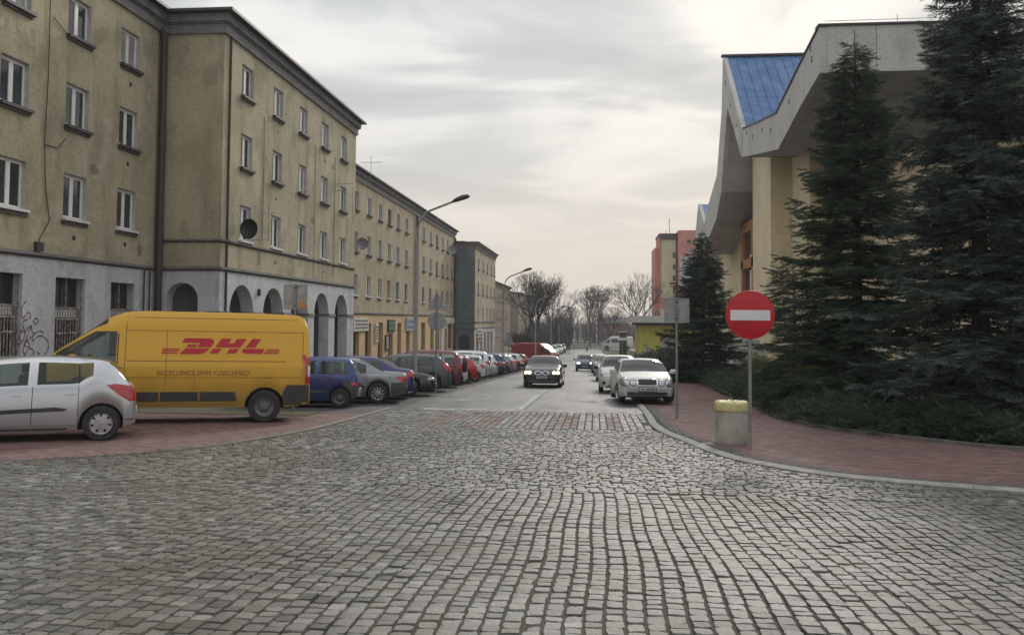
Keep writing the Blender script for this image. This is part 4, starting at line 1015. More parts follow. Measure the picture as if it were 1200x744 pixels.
c0.patch('sill_shadow_strip', outline(1.1, 2.75, .205, .24, .1), 'side', M_dgrey, .004, side=1)
# --- the yellow van
VAN = dict(L=5.75, W=2.02, H=2.45, top=[(0, .6), (.012, 1.5), (.05, 2.1), (.13, 2.36), (.3, 2.43), (1.2, 2.46), (3.6, 2.46), (4.0, 2.425), (4.3, 2.3), (5.5, 1.42), (5.7, 1.15), (5.75, .6)],
           belt=[(0, 1.28), (5.2, 1.28), (5.65, 1.1), (5.75, .9)], gh=(.001, .0012, 4.32, 5.48), wins=((4.12, 5.3),), wheels=(1.0, 4.77), wr=.36, arch=.43)
hv = PI+R(23)
cv = car('delivery_van', 'yellow high-roof delivery van with red lettering parked across behind the silver hatchback', 'van', None, (*by_wheel(-7.47, 18.85, 5.75, 2.02, 1.0, hv), gz(18.75)), hv, pm=P_yel,
         sill=.34, tumble=.1, wf=.64, capw=.72, wstyle='steel', nsp=6, ww=.22, flat=[.965, .985, .995, 1, 1, 1, .998, .995], tp=lerp, crown=.03, arch_lip=.02, mirror=(4.95, 1.42),
         plan=[(0, .95), (.03, .98), (.12, 1), (4.2, 1), (5.1, .985), (5.5, .94), (5.7, .84), (5.75, .7)], zend=(.42, .3), **VAN)
for s in (-1, 1):
    cv.patch('plastic_corner', [(.03, .34), (.62, .34), (.62, .6), (.6, .68), (.52, .84), (.03, .84)], 'side', M_dgrey, .012, side=s)
    for k in range(3):
        a = 1.6+.82*k; cv.patch('side_moulding', [(a, .49), (a+.78, .49), (a+.78, .69), (a-.0 if k else a+.05, .69)], 'side', M_dgrey, .014, side=s)
    cv.patch('tail_lamp', [(.02, .86), (.12, .86), (.14, 1.4), (.2, 1.52), (.02, 1.52)], 'side', M_taill, .012, side=s)
    cv.patch('reversing_lamp', [(.02, 1.02), (.06, 1.02), (.06, 1.3), (.02, 1.3)], 'side', M_white, .018, side=s)
    for (a, c_, z0, z1) in ((.18, 3.95, 2.025, 2.037), (.55, 3.9, 1.36, 1.375), (.2, 4.2, 1.0, 1.012), (.17, .182, .9, 2.03), (3.93, 3.942, .4, 2.33), (2.5, 2.51, .75, 1.0), (3.1, 3.11, .75, 2.02), (1.62, 4.0, .405, .415)):
        cv.patch('panel_joint', [(a, z0), (c_, z0), (c_, z1), (a, z1)], 'side', mat('joint_shade_yellow', (.2, .12, .01), .6), .003, side=s)
    cv.patch('side_reflector', outline(2.2, 2.3, .73, .76, .2), 'side', M_orange, .01, side=s); cv.patch('roof_rail_slot', outline(.3, 3.8, 2.31, 2.325, .1), 'side', mat('joint_shade_yellow', (.2, .12, .01), .6), .003, side=s)
    cv.patch('window_surround', [(4.08, 1.25), (4.1, 1.25), (4.1, 1.95), (4.08, 1.95)], 'side', M_black, .006, side=s)
    cv.patch('door_handle', outline(4.0, 4.12, 1.12, 1.24, .3), 'side', M_black, .02, side=s)
    cv.patch('wheel_arch_trim', [(1.04+.46*math.cos(PI*k/10), .36+.46*math.sin(PI*k/10)) for k in range(11)]+[(1.04+.425*math.cos(PI*k/10), .36+.425*math.sin(PI*k/10)) for k in range(10, -1, -1)], 'side', P_yel, .0, side=s) if False else None
for s in (-1, 1): cv.patch('tail_lamp', [(s*.8, .86), (s*.95, .86), (s*.95, 1.5), (s*.86, 1.5)], 'rear', M_taill, .01)
cv.patch('rear_door_window', outline(-.72, -.08, 1.35, 1.95, .12), 'rear', M_shopglass, .008); cv.patch('rear_door_window', outline(.08, .72, 1.35, 1.95, .12), 'rear', M_shopglass, .008)
cv.patch('door_joint', [(-.006, .6), (.006, .6), (.006, 2.3), (-.006, 2.3)], 'rear', M_black, .004); cv.plate('rear', .95)
cv.patch('headlight', outline(-.95, -.55, .9, 1.2, .2), 'front', M_headl, .01); cv.patch('headlight', outline(.55, .95, .9, 1.2, .2), 'front', M_headl, .01); cv.plate('front', .55)
M_vred = mat('van_print_red', (.5, .012, .03), .45); M_vred2 = mat('van_print_orange', (.3, .05, .008), .5)
def side_print(c, polys, side, m, off, name='lettering', cut=0):
    """flat print on the side: polys in (r, z)"""
    L = c.L; b = bmesh.new()
    for P in polys:
        f = b.faces.new([b.verts.new((x, 0, z)) for x, z in P])
    bmesh.ops.triangulate(b, faces=b.faces[:]); cut and bmesh.ops.subdivide_edges(b, edges=b.edges[:], cuts=cut, use_grid_fill=True)
    for v in b.verts:
        h = c.bvh.ray_cast(Vector((v.co.x-L/2, side*3, v.co.z)), Vector((0, -side, 0)))
        v.co = Vector((v.co.x-L/2, (h[0].y if h[0] is not None else side*1)+side*off, v.co.z))
    me = bpy.data.meshes.new(name); b.to_mesh(me); b.free(); me.materials.append(m); return link(name, me, c.root)
ZP = lambda px, py: (6.05-(py if False else 0), 0)
def vz(px, py):   # zoom sheet of the photograph -> (r, z) on the van's left side
    return (2.84-(px-12)/550*1.82, 1.53+(313-py)/106*.35)
LOGO = [[(270,100),(435,100),(420,140),(245,140)], [(435,100),(480,100),(512,115),(515,140),(488,178),(370,178)], [(300,155),(375,155),(355,180),(282,180)], [(275,190),(480,190),(455,215),(420,235),(375,240),(228,240)],
        [(580,100),(665,100),(635,142),(610,178),(525,178)], [(635,142),(690,142),(665,178),(610,178)], [(712,100),(795,100),(742,178),(660,178)], [(508,192),(585,192),(550,232),(482,232)], [(652,192),(732,192),(700,232),(622,232)],
        [(845,100),(922,100),(868,178),(785,178)], [(772,190),(955,190),(930,232),(780,232),(755,215),(758,200)],
        [(90,193),(232,193),(228,203),(86,203)], [(85,210),(222,210),(218,219),(82,219)], [(80,228),(212,228),(206,238),(78,238)],
        [(978,190),(1088,190),(1085,198),(972,198)], [(968,206),(1085,206),(1083,215),(962,215)], [(955,223),(1080,223),(1078,232),(948,232)]]
LOGO = [[(.753*u-159.5, 132.9+.753*v) for u, v in P] for P in LOGO]
side_print(cv, [[vz(*p) for p in P] for P in LOGO], 1, M_vred, .012)
me = text_mesh('EXCELLENCE.SIMPLY DELIVERED.', .165, M_vred2, shear=.3, align='CENTER', sx=1.0)
xs_ = [v.co.x for v in me.vertices]; w_ = max(xs_)-min(xs_); k = 1.96/w_
for v in me.vertices:
    # text runs towards the tail when seen from the left side
    r = 2.31-v.co.x*k+.0; z = 1.055+v.co.y*.9; h = cv.bvh.ray_cast(Vector((r-cv.L/2, 3, z)), Vector((0, -1, 0)))
    v.co = Vector((r-cv.L/2, (h[0].y if h[0] is not None else 1.0)+.006, z))
link('lettering', me, cv.root)
# --- the row parked nose-in on the left
GRP = 'cars parked side by side along the left of the road'
def park(kind, pm, x_rear, y, label, yaw=PI+R(12), rear=True, group=GRP, detail=1, zoff=0, kit=True, cat='car', **kw):
    sp = spec(kind, **kw); L = sp['L']; p = nose_at(x_rear, y, L, yaw) if rear else (x_rear-math.cos(yaw)*L/2, y-math.sin(yaw)*L/2)
    c = car('parked_car', label, cat, group, (*p, gz(p[1])+zoff), yaw, pm=pm, detail=detail, **sp)
    if kit: rear_kit(c, z=.84*(sp['H']/1.45), W=sp['W'], seed=int(y)); front_kit(c, W=sp['W'], z=.68*(sp['H']/1.45)); handles(c, [(sp['wins'][-1][0]+.12, .84*sp['H']/1.46)])
    return c
ya = PI+R(12)    # nose turned a little away from the camera
MINI = dict(L=3.32, W=1.51, H=1.43, top=[(0, .6), (.02, .9), (.06, 1.0), (.2, 1.32), (.32, 1.39), (1.0, 1.435), (1.8, 1.42), (2.05, 1.35), (2.6, .98), (2.8, .92), (3.15, .82), (3.28, .68), (3.32, .55)],
            belt=[(0, .92), (1.2, .92), (2.6, .88), (3.2, .7), (3.32, .64)], gh=(.06, .22, 1.9, 2.62), wins=((.3, 1.12), (1.22, 2.42)), wheels=(.5, 2.7), wr=.275, arch=.32)
c1 = park(MINI, P_blue, -6.95, 24.95, 'small dark blue three-door car with grey bumper right behind the yellow van', yaw=PI+R(10), kit=False, wstyle='steel', nsp=8, ww=.16, bumper=(.42, .4, 2, M_bumpd))
rear_kit(c1, z=.66, lamph=.12, lampw=.3, W=1.5, wrap=.2, plate_z=.48); front_kit(c1, W=1.5); handles(c1, [(1.35, .8)])
c1.patch('side_moulding', outline(.85, 2.35, .42, .5, .1), 'side', M_bumpd, .012, side=1)
OLDS = spec(SEDAN, L=4.4, W=1.7, H=1.4, top=[(0, .6), (.02, .86), (.1, .93), (.6, .97), (.75, .99), (1.45, 1.33), (1.65, 1.38), (2.2, 1.4), (2.6, 1.37), (2.8, 1.32), (3.35, .98), (3.6, .92), (4.1, .82), (4.33, .7), (4.4, .56)],
            belt=[(0, .85), (1.2, .9), (3.4, .88), (4.2, .72), (4.4, .66)], gh=(.72, 1.5, 2.65, 3.38), wins=((1.28, 1.98), (2.06, 3.1)), wheels=(.9, 3.45))
c2 = park(OLDS, P_grey, -6.08, 27.4, 'silver-grey older saloon with dark lower body and multi-spoke alloys next to the small blue car', yaw=PI+R(13), kit=False, wstyle='alloy', nsp=10, bumper=(.5, .4, 2, M_bumpd))
rear_kit(c2, z=.76, lamph=.17, lampw=.34, W=1.7, wrap=.34); front_kit(c2, W=1.7); handles(c2, [(2.2, .8)])
c2.patch('side_moulding', outline(1.3, 3.05, .45, .55, .05), 'side', M_bumpd, .012, side=1)
c3 = park(SEDAN, P_blue2, -6.3, 29.6, 'royal blue saloon with spoked wheels third in the parked row', yaw=ya, L=4.4, belt=[(0, .88), (3.2, .92), (4.2, .76), (4.4, .7)], top=[(0, .6), (.03, .86), (.1, .98), (.5, 1.04), (.62, 1.06), (1.2, 1.36), (1.45, 1.42), (2.1, 1.44), (2.6, 1.4), (2.8, 1.34), (3.35, 1.0), (3.6, .93), (4.1, .83), (4.33, .7), (4.4, .56)], gh=(.6, 1.3, 2.65, 3.38), wins=((1.1, 1.95), (2.05, 3.1)), wheels=(.8, 3.45), nsp=10, wstyle='alloy')
COUPE = spec(OLDS, H=1.32, top=[(0, .55), (.02, .82), (.1, .9), (.6, .95), (1.0, 1.05), (1.5, 1.26), (1.9, 1.32), (2.4, 1.31), (2.6, 1.26), (3.2, .93), (3.5, .87), (4.05, .77), (4.3, .66), (4.4, .5)], gh=(.62, 1.5, 2.5, 3.22), wins=((1.2, 1.7), (1.8, 2.95)),
             belt=[(0, .82), (1.2, .87), (3.2, .84), (4.2, .68), (4.4, .6)])
c4 = park(COUPE, P_black, -5.95, 31.9, 'black low car facing the road, with clear headlights and no plate strip shown', yaw=R(10), rear=False, kit=False)
c4.root['label'] = 'low black car parked nose to the road, its clear headlights showing'
front_kit(c4, W=1.7, z=.62, lw=.45, lh=.14, grille=(.5, .08, .6)); rear_kit(c4)
c5 = park(HATCH, P_dgrey, -5.95, 35.4, 'dark grey hatchback with tall red tail lamp behind the lamp post', yaw=PI+R(11), kit=False, L=4.25, top=[(0, .62), (.03, .86), (.1, 1.0), (.2, 1.1), (.48, 1.38), (.62, 1.44), (.9, 1.475), (1.7, 1.5), (2.5, 1.45), (2.75, 1.38), (3.35, 1.03), (3.6, .95), (4.0, .83), (4.18, .7), (4.25, .58)],
          gh=(.13, .6, 2.6, 3.38), wins=((.8, 1.7), (1.8, 3.1)), wheels=(.8, 3.4), belt=[(0, 1.0), (1.2, 1.02), (3.3, .9), (4.1, .72), (4.25, .66)])
rear_kit(c5, z=1.0, lamph=.36, lampw=.2, W=1.74, wrap=.42); front_kit(c5); handles(c5, [(1.95, .86)])
c6 = park(SUVP, P_maroon, -6.1, 39.3, 'maroon off-roader with a covered spare wheel on its tail', yaw=PI+R(9), kit=False, H=1.72)
rear_kit(c6, z=.95, lamph=.2, lampw=.16, W=1.8, plate_z=None); front_kit(c6, W=1.8, z=.85)
b = MB(); b.lathe([(.001, -.24), (.3, -.24), (.35, -.19), (.35, -.03), (.3, -.0), (.001, 0)], c=(-2.13, 0, 1.02), axis='X', n=26); b.build('spare_wheel_cover', M_black, c6.root, smooth=40)
c6.patch('tailgate_trim', outline(-.6, .6, .4, .75, .1), 'rear', M_black, .008)
seq = [(MINI, P_white, -6.3, 42.2, 'small white car between the maroon off-roader and the red hatchback'), (HATCH, P_red, -6.2, 44.8, 'bright red hatchback in the parked row'),
       (MINI, P_white, -6.1, 47.4, 'white car just beyond the bright red hatchback'), (SUVP, P_silver, -6.2, 50.6, 'tall silver estate with darkened side glass in the parked row'),
       (WAGON, P_silver, -6.2, 54.3, 'pale estate with square red tail lamps beyond the tall silver one'), (SEDAN, P_black, -6.0, 57.5, 'dark saloon past the pale estate in the parked row'),
       (HATCH, P_blue2, -6.2, 60.8, 'blue hatchback in the middle of the parked row, near the second lamp'), (HATCH, P_grey, -6.1, 63.8, 'pale green-grey hatchback right after the blue one'),
       (HATCH, P_silver, -6.1, 67, 'silver hatchback before the brownish-red car'), (SEDAN, P_maroon, -6.1, 70.2, 'brownish-red saloon far down the parked row'),
       (HATCH, P_white, -6.1, 73.5, 'white hatchback far down the parked row'), (WAGON, P_navy, -6.1, 77, 'navy estate far down the parked row'), (HATCH, P_red, -6.1, 80.5, 'small red car seen above the black saloon'),
       (SEDAN, P_silver, -6.1, 84, 'silver saloon just before the maroon van')]
for k, (kd, pm, x, y, lab) in enumerate(seq): park(kd, pm, x, y, lab, yaw=PI+R(9+3*math.sin(k*2.1)), detail=0, nsp=[7, 10, 6][k % 3], wstyle=['cover', 'alloy', 'cover'][k % 3])
# maroon van far down on the left
cm = car('parked_van', 'dull red panel van with a pale windscreen edge standing beyond the parked row', 'van', None, (-7.2, 104, gz(104)), R(-25), pm=paint('dull_red_paint', (.27, .015, .03), .1, .35, amt=.3), sill=.34, tumble=.1, wf=.64, wstyle='steel', nsp=6, ww=.22,
         flat=[.965, .985, .995, 1, 1, 1, .998, .995], tp=lerp, mirror=(4.95, 1.42), plan=[(0, .95), (.03, .98), (.12, 1), (4.2, 1), (5.1, .985), (5.5, .94), (5.7, .84), (5.75, .7)], detail=0, **VAN)
cm.patch('headlight', outline(-.95, -.55, .9, 1.2, .2), 'front', M_headl, .01); cm.patch('headlight', outline(.55, .95, .9, 1.2, .2), 'front', M_headl, .01)
# --- traffic, facing the camera
fw = -PI/2
c7 = car('moving_car', 'black saloon driving towards the camera with warm headlights on', 'car', None, (-2.44, 42.2, gz(42.2)), fw, pm=P_black, nsp=10, wstyle='alloy', detail=2, **spec(SEDAN, W=1.85, H=1.47, L=4.8, wheels=(.95, 3.85),
         top=[(0, .6), (.03, .9), (.12, 1.02), (.8, 1.06), (.95, 1.08), (1.5, 1.4), (1.75, 1.45), (2.4, 1.47), (2.9, 1.43), (3.05, 1.38), (3.65, 1.04), (3.9, .98), (4.5, .86), (4.72, .74), (4.8, .6)], gh=(.94, 1.6, 2.9, 3.67)))
for s in (-1, 1):
    c7.patch('headlight', outline(s*.66-.2, s*.66+.2, .62, .76, .3), 'front', M_headl, .01)
    for q in (.57, .74): c7.patch('headlight_beam', circle(s*q, .69, .075, 10), 'front', M_headon, .02)
    c7.patch('indicator', outline(*sorted((s*.82, s*.9)), .58, .66, .2), 'front', M_orange, .018)
    c7.patch('grille', outline(min(s*.04, s*.3), max(s*.04, s*.3), .62, .74, .3), 'front', M_black, .02); c7.patch('grille_surround', outline(min(s*.02, s*.33), max(s*.02, s*.33), .6, .76, .3), 'front', M_chrome, .012)
c7.patch('bumper_lip', outline(-.6, .6, .285, .3, .1), 'front', M_steel, .012); c7.plate('front', .48, seed=4)
c7.patch('air_intake', outline(-.55, .55, .32, .4, .2), 'front', M_black, .01)
c8 = car('moving_car', 'blue hatchback driving towards the camera further back with white headlights on', 'car', None, (-.83, 77.5, gz(77.5)), fw, pm=P_navy, detail=2, **spec(HATCH, W=1.7))
front_kit(c8, W=1.7, z=.72, lw=.3, lh=.15, ml=M_headonw, grille=(.5, .1, .5))
# --- right kerb
GR = 'cars parked nose to tail along the right kerb'
c9 = car('parked_car', 'white saloon with round twin headlights parked half on the right kerb, wheel turned', 'car', GR, (1.56, 29.95, gz(29.95)+.04), fw+R(3), pm=P_white, nsp=5, wstyle='alloy', turn=R(14), **spec(SEDAN, W=1.8, H=1.44))
for s in (-1, 1):
    c9.patch('headlight', circle(s*.71, .69, .135, 16), 'front', M_headl, .02); c9.patch('headlight', circle(s*.45, .665, .095, 14), 'front', M_headl, .02)
    c9.patch('headlight_rim', circle(s*.71, .69, .15, 16), 'front', M_dgrey, .012); c9.patch('headlight_rim', circle(s*.45, .665, .11, 14), 'front', M_dgrey, .012)
c9.patch('grille', outline(-.3, .3, .6, .78, .12), 'front', M_black, .024); c9.patch('grille_surround', outline(-.33, .33, .575, .8, .14), 'front', M_chrome, .016)
c9.patch('bumper_strip', outline(-.66, .66, .47, .53, .1), 'front', P_white, .03); c9.patch('lower_bumper', outline(-.78, .78, .26, .38, .15), 'front', M_dgrey, .008); c9.patch('plate_holder', outline(-.28, .28, .4, .54, .05), 'front', M_dgrey, .045); c9.plate('front', .47, w=.52, seed=6, off=.06)
b = MB(); b.lathe([(.03, 0), (.035, .006), (.03, .012)], c=(0, 0, 0), axis='X', n=12); 
c10 = car('parked_car', 'white tall hatchback with black mirror behind the round-headlight saloon', 'car', GR, (1.05, 37.6, gz(37.6)), fw, pm=P_white, detail=2, **spec(HATCH, W=1.76, H=1.54, top=[(z[0], z[1]*1.04) for z in HATCH['top']]))
front_kit(c10, W=1.76, z=.74, grille=(.6, .12, .55), low=True)
for s in (-1, 1): c10.patch('fog_lamp', circle(s*.66, .42, .07, 10), 'front', M_black, .012)
for k, (kd, pm, y, lab) in enumerate([(WAGON, P_silver, 52, 'silver estate third along the right kerb'), (HATCH, P_white, 64, 'pale hatchback fourth along the right kerb'), (SEDAN, P_dgrey, 72, 'dark saloon fifth along the right kerb'), (HATCH, P_white, 84, 'small white car farthest along the right kerb')]):
    c = car('parked_car', lab, 'car', GR, (.95-.15*k, y, gz(y)), fw, pm=pm, detail=0, **spec(kd)); front_kit(c, W=kd['W'])
for k, (kd, pm, x, y, lab) in enumerate([(WAGON, P_white, -6.4, 131, 'white estate parked far off on the left before the junction'), (HATCH, P_white, -6.0, 137, 'white hatchback parked far off behind another white car'), (HATCH, P_maroon, -5.8, 144, 'dark red hatchback farthest off on the left')]):
    c = car('parked_car', lab, 'car', 'cars parked far off on the left', (x, y, gz(y)), fw+R(8), pm=pm, detail=0, **spec(kd)); front_kit(c, W=kd['W'])
cw_ = car('parked_van', 'white van crossing at the far end of the street', 'van', None, (4.2, 159, gz(159)), PI-R(5), pm=P_white, sill=.34, tumble=.1, wf=.64, wstyle='steel', nsp=6, ww=.22,
         flat=[.965, .985, .995, 1, 1, 1, .998, .995], tp=lerp, mirror=(4.95, 1.42), plan=[(0, .95), (.03, .98), (.12, 1), (4.2, 1), (5.1, .985), (5.5, .94), (5.7, .84), (5.75, .7)], detail=0, **spec(VAN, wins=((1.0, 2.3), (2.5, 3.95), (4.12, 5.3))))
# ------------------------------------------------------------- church hall on the right
def poly_wall(b, pts, n=None, mi=0): b.add(pts, [tuple(range(len(pts)))], mi)
ch = empty('church', (14, 55, gz(55)), 0, 'pale concrete church with jagged blue sheet-metal roof and wide eaves behind the spruces', 'church')
XF = 9.0   # street-side edge of the eaves
def fascia(name, top, bot, X, th, m, root):
    """concrete edge band in the plane x = X, between two polylines of (y, z)"""
    b = MB(root.location); n = max(len(top), len(bot))
    def rs(P, k):
        L = [0]
        for p, q in zip(P[:-1], P[1:]): L.append(L[-1]+math.dist(p, q))
        o = []
        for i in range(k):
            s = L[-1]*i/(k-1)
            for j in range(len(P)-1):
                if s <= L[j+1]+1e-9: t = (s-L[j])/(L[j+1]-L[j]); o.append((P[j][0]+(P[j+1][0]-P[j][0])*t, P[j][1]+(P[j+1][1]-P[j][1])*t)); break
        return o
    T = top if len(top) == len(bot) else rs(top, 12); B = bot if len(top) == len(bot) else rs(bot, 12)
    for i in range(len(T)-1):
        f = [(X, T[i][0], T[i][1]), (X, T[i+1][0], T[i+1][1]), (X, B[i+1][0], B[i+1][1]), (X, B[i][0], B[i][1])]; g = [(p[0]+th, p[1], p[2]) for p in f]
        b.add(f+g, [(0, 1, 2, 3), (7, 6, 5, 4), (0, 4, 5, 1), (3, 2, 6, 7)]+([(0, 3, 7, 4)] if i == 0 else [])+([(1, 5, 6, 2)] if i == len(T)-2 else []))
    return b.build(name, m, root)
M_blue = mat('blue_sheet_roof', (.035, .1, .28), .5, noise=(1.3, .4, (.09, .19, .36)), spec=.4)
M_soff = mat('soffit_concrete', (.46, .45, .435), .9, noise=(.8, .25), bump=(20, .3))
T1 = [(35, 13.55), (37.4, 13.15), (43.2, 12.04), (47.9, 12.68), (53.0, 13.45)]; B1 = [(35, 11.68), (38, 11.2), (42.9, 10.17), (47.7, 10.9), (53.2, 11.76)]
fascia('eaves_band', T1, B1, XF, .3, M_conc, ch)
b = MB(ch.location)      # end band facing the camera
b.box(XF+.302, 34.98, 11.7, 34, 35.3, 13.57); b.build('eaves_band', M_conc, ch)
b = MB(ch.location); b.box(XF-.06, 34.9, 13.575, 34, 35.45, 13.66); b.build('roof_capping', M_roofedge, ch)
b = MB(ch.location)
for (y0, z0), (y1, z1) in zip(T1[:-1], T1[1:]): b.add([(XF-.06, y0, z0+.003), (XF+.4, y0, z0+.003), (XF+.4, y1, z1+.003), (XF-.06, y1, z1+.003), (XF-.06, y0, z0+.08), (XF+.4, y0, z0+.08), (XF+.4, y1, z1+.08), (XF-.06, y1, z1+.08)], [(4, 5, 6, 7), (0, 1, 5, 4), (2, 3, 7, 6), (3, 0, 4, 7), (1, 2, 6, 5)])
b.build('roof_capping', M_roofedge, ch)
for k in range(8): boxes('panel_joint', [(XF+2.2+2.9*k, 34.972, 11.72, XF+2.215+2.9*k, 34.99, 13.55)], M_roofedge, ch)
for y, z in ((36.2, 12.6), (40.4, 11.9), (44.6, 11.5), (46.8, 12.0), (49.5, 12.2), (51.5, 12.9), (36.4, 13.1), (55.2, 14.2), (57.5, 16.0), (59.8, 18.2)): boxes('fixing', [(XF-.05, y-.04, z-.13, XF-.001, y+.04, z+.13)], M_steel, ch)
tubes('lightning_wire', [[(XF+.2, 34.9, 13.75), (XF+8, 34.9, 13.8), (XF+20, 34.9, 13.75)], [(XF+3, 34.9, 13.6), (XF+3, 34.9, 13.95)]], .012, M_steel, ch, n=4)
# soffit and roof of the near bay
b = MB(ch.location)
for (y0, z0), (y1, z1) in zip(B1[:-1], B1[1:]): b.quad((XF+.3, y0, z0+.02), (34, y0, z0+.02), (34, y1, z1+.02), (XF+.3, y1, z1+.02))
b.build('soffit', M_soff, ch, fix=False)
b = MB(ch.location)
for (y0, z0), (y1, z1) in zip(T1[:-1], T1[1:]): b.quad((XF+.3, y0+(.3 if y0 == 35 else 0), z0-.03), (34, y0+(.3 if y0 == 35 else 0), z0-.03), (34, y1, z1-.03), (XF+.3, y1, z1-.03))
b.build('roof', M_blue, ch, fix=False)
# the gable bay
T2 = [(53.4, 13.6), (60.9, 20.4), (61.4, 16.7), (64.1, 12.5), (69.4, 10.8), (73.5, 8.4)]; B2 = [(53.4, 11.75), (58.7, 16.2), (60.9, 14.2), (62.6, 10.9), (65.5, 9.0), (73.0, 7.4)]
T2 = [(53.4, 13.6), (57, 16.9), (60.9, 20.4), (61.6, 16.7), (64.1, 12.5), (69.4, 10.8), (73.5, 8.6)]; B2 = [(53.4, 11.75), (56, 13.9), (58.9, 16.2), (60.3, 14.2), (61.9, 10.9), (64.6, 9.2), (73.3, 7.3)]
fascia('eaves_band', T2, B2, XF, .3, M_conc, ch)
b = MB(ch.location)      # standing-seam sheets of the blue slope, each sheet its own strip
shz = lambda y: 13.45+(y-53.2)*(20.35-13.45)/(60.9-53.2)
for k in range(26):
    x0 = XF+.31+k*.62; v = b2_ = MB(ch.location)
    for y0, y1 in ((53.2, 56.4), (56.42, 58.9), (58.92, 60.9)):
        v.add([(x0, y0, shz(y0)), (x0+.6, y0, shz(y0)), (x0+.6, y1, shz(y1)), (x0, y1, shz(y1))], [(0, 1, 2, 3)])
    v.add([(x0+.58, 53.2, shz(53.2)+.0), (x0+.62, 53.2, shz(53.2)), (x0+.62, 60.9, shz(60.9)), (x0+.58, 60.9, shz(60.9)), (x0+.58, 53.2, shz(53.2)+.07), (x0+.62, 53.2, shz(53.2)+.07), (x0+.62, 60.9, shz(60.9)+.07), (x0+.58, 60.9, shz(60.9)+.07)], [(4, 5, 6, 7), (0, 4, 7, 3), (1, 2, 6, 5), (0, 1, 5, 4)])
    v.build('roof_sheet', M_blue, ch, fix=False)
b = MB(ch.location); b.box(XF-.1, 60.7, 20.36, 25.4, 61.1, 20.5); b.build('ridge_capping', M_roofedge, ch)
b = MB(ch.location); b.box(XF+.31, 52.9, 13.3, 25.4, 53.19, 13.42); b.build('valley_gutter', mat('dark_blue_metal', (.03, .06, .16), .5, noise=(4, .3)), ch)
b = MB(ch.location)
for (y0, z0), (y1, z1) in zip(T2[2:-1], T2[3:]): b.quad((XF+.3, y0, z0-.03), (25.4, y0, z0-.03), (25.4, y1, z1-.03), (XF+.3, y1, z1-.03))
b.build('roof', M_blue, ch, fix=False)
b = MB(ch.location)
for (y0, z0), (y1, z1) in zip(B2[:-1], B2[1:]): b.quad((XF+.3, y0, z0+.02), (25, y0, z0+.02), (25, y1, z1+.02), (XF+.3, y1, z1+.02))
b.build('soffit', M_soff, ch, fix=False)
# third, small blue gable far off
T3 = [(73.6, 8.7), (80.5, 12.6), (82, 11), (84, 8.5)]; B3 = [(73.6, 7.4), (79.5, 9.9), (81, 8.4), (83.5, 6.5)]
fascia('eaves_band', T3, B3, XF+.6, .3, M_conc, ch)
b = MB(ch.location); b.quad((XF+.9, 73.6, 8.6), (20, 73.6, 8.6), (20, 80.5, 12.55), (XF+.9, 80.5, 12.55)); b.quad((XF+.9, 80.5, 12.55), (20, 80.5, 12.55), (20, 84, 8.5), (XF+.9, 84, 8.5)); b.build('roof', M_blue, ch, fix=False)
# walls
zb = -3.6
b = MB(ch.location)
b.box(11.0, 54.7, zb, 13.2, 60.8, 13.2)                     # tall cream pier beside the street
b.build('pier', M_cream, ch)
b = MB(ch.location); b.box(12.3, 50.2, zb, 33, 54.69, 12.6); b.box(13.0, 60.81, zb, 25, 84, 8.6); b.box(11.6, 66.2, zb, 12.99, 83.5, 8.2); b.box(14.5, 42.5, zb, 33, 50.19, 11.2)
b.build('wall', M_cream, ch)
b = MB(ch.location)     # stair tower glass behind the pier
b.box(11.75, 60.82, 8.95, 12.2, 63.4, 14.0); b.build('glass_strip', mat('blue_grey_glass', (.09, .13, .18), .15, noise=(2, .3)), ch)
for k in range(8): boxes('glazing_bar', [(11.6, 60.85, 9.3+.55*k, 11.745, 61.4, 9.36+.55*k)], M_roofedge, ch)
# orange window surround with two tiers of brown windows
M_oran = mat('orange_render', (.42, .2, .085), .85, noise=(2, .3), bump=(20, .3))
b = MB(ch.location); y0, y1 = 60.9, 66.1
b.box(11.05, y0, 8.2, 12.9, y1, 8.95); b.box(11.05, y0, 5.55, 12.9, y1, 6.2); b.box(11.05, y0, zb, 12.9, y1, 3.3); b.box(11.05, y0, 3.3, 12.9, y0+.9, 8.2); b.box(11.05, y1-.8, 3.3, 12.9, y1, 8.2)
b.build('window_surround', M_oran, ch); boxes('capping', [(10.95, y0-.02, 8.955, 12.95, y1+.1, 9.05)], M_roofedge, ch)
for z0, z1 in ((3.35, 5.5), (6.25, 8.15)):
    for k in range(3):
        a = y0+.95+k*1.18
        w = window(ch, (11.3, a+.56, z0), PI, 1.08, z1-z0, 'brown', sill=0, sash=1, dep=.0)
# entrance steps
stairs = empty('entrance_steps', (10.8, 53, gz(53)), 0, 'grey outdoor steps with a sloping concrete side wall below the church pier', 'steps'); b = None
for k in range(14):
    boxes('step', [(8.6, 54.0+.34*k, gz(53)-.3, 10.95, 54.34+.34*k, gz(53)+.17*(k+1))], M_conc, stairs)
b = MB(stairs.location); b.add([(8.25, 53.6, gz(53)-.3), (8.58, 53.6, gz(53)-.3), (8.58, 58.9, gz(53)-.3), (8.25, 58.9, gz(53)-.3), (8.25, 53.6, gz(53)+.6), (8.58, 53.6, gz(53)+.6), (8.58, 58.9, gz(53)+3.2), (8.25, 58.9, gz(53)+3.2)], [(0, 1, 5, 4), (1, 2, 6, 5), (2, 3, 7, 6), (3, 0, 4, 7), (4, 5, 6, 7), (0, 3, 2, 1)]); b.build('side_wall', M_conc, stairs)
boxes('plinth', [(14.35, 42.3, -3.6, 33, 42.49, .2), (12.15, 50.05, -3.6, 14.34, 50.19, .2)], M_conc, ch)
for k in range(5): window(ch, (17.2+3.4*k, 42.5, 3.2), -PI/2, 1.3, 4.2, 'brown', sill=1, sash=1, dep=.0)
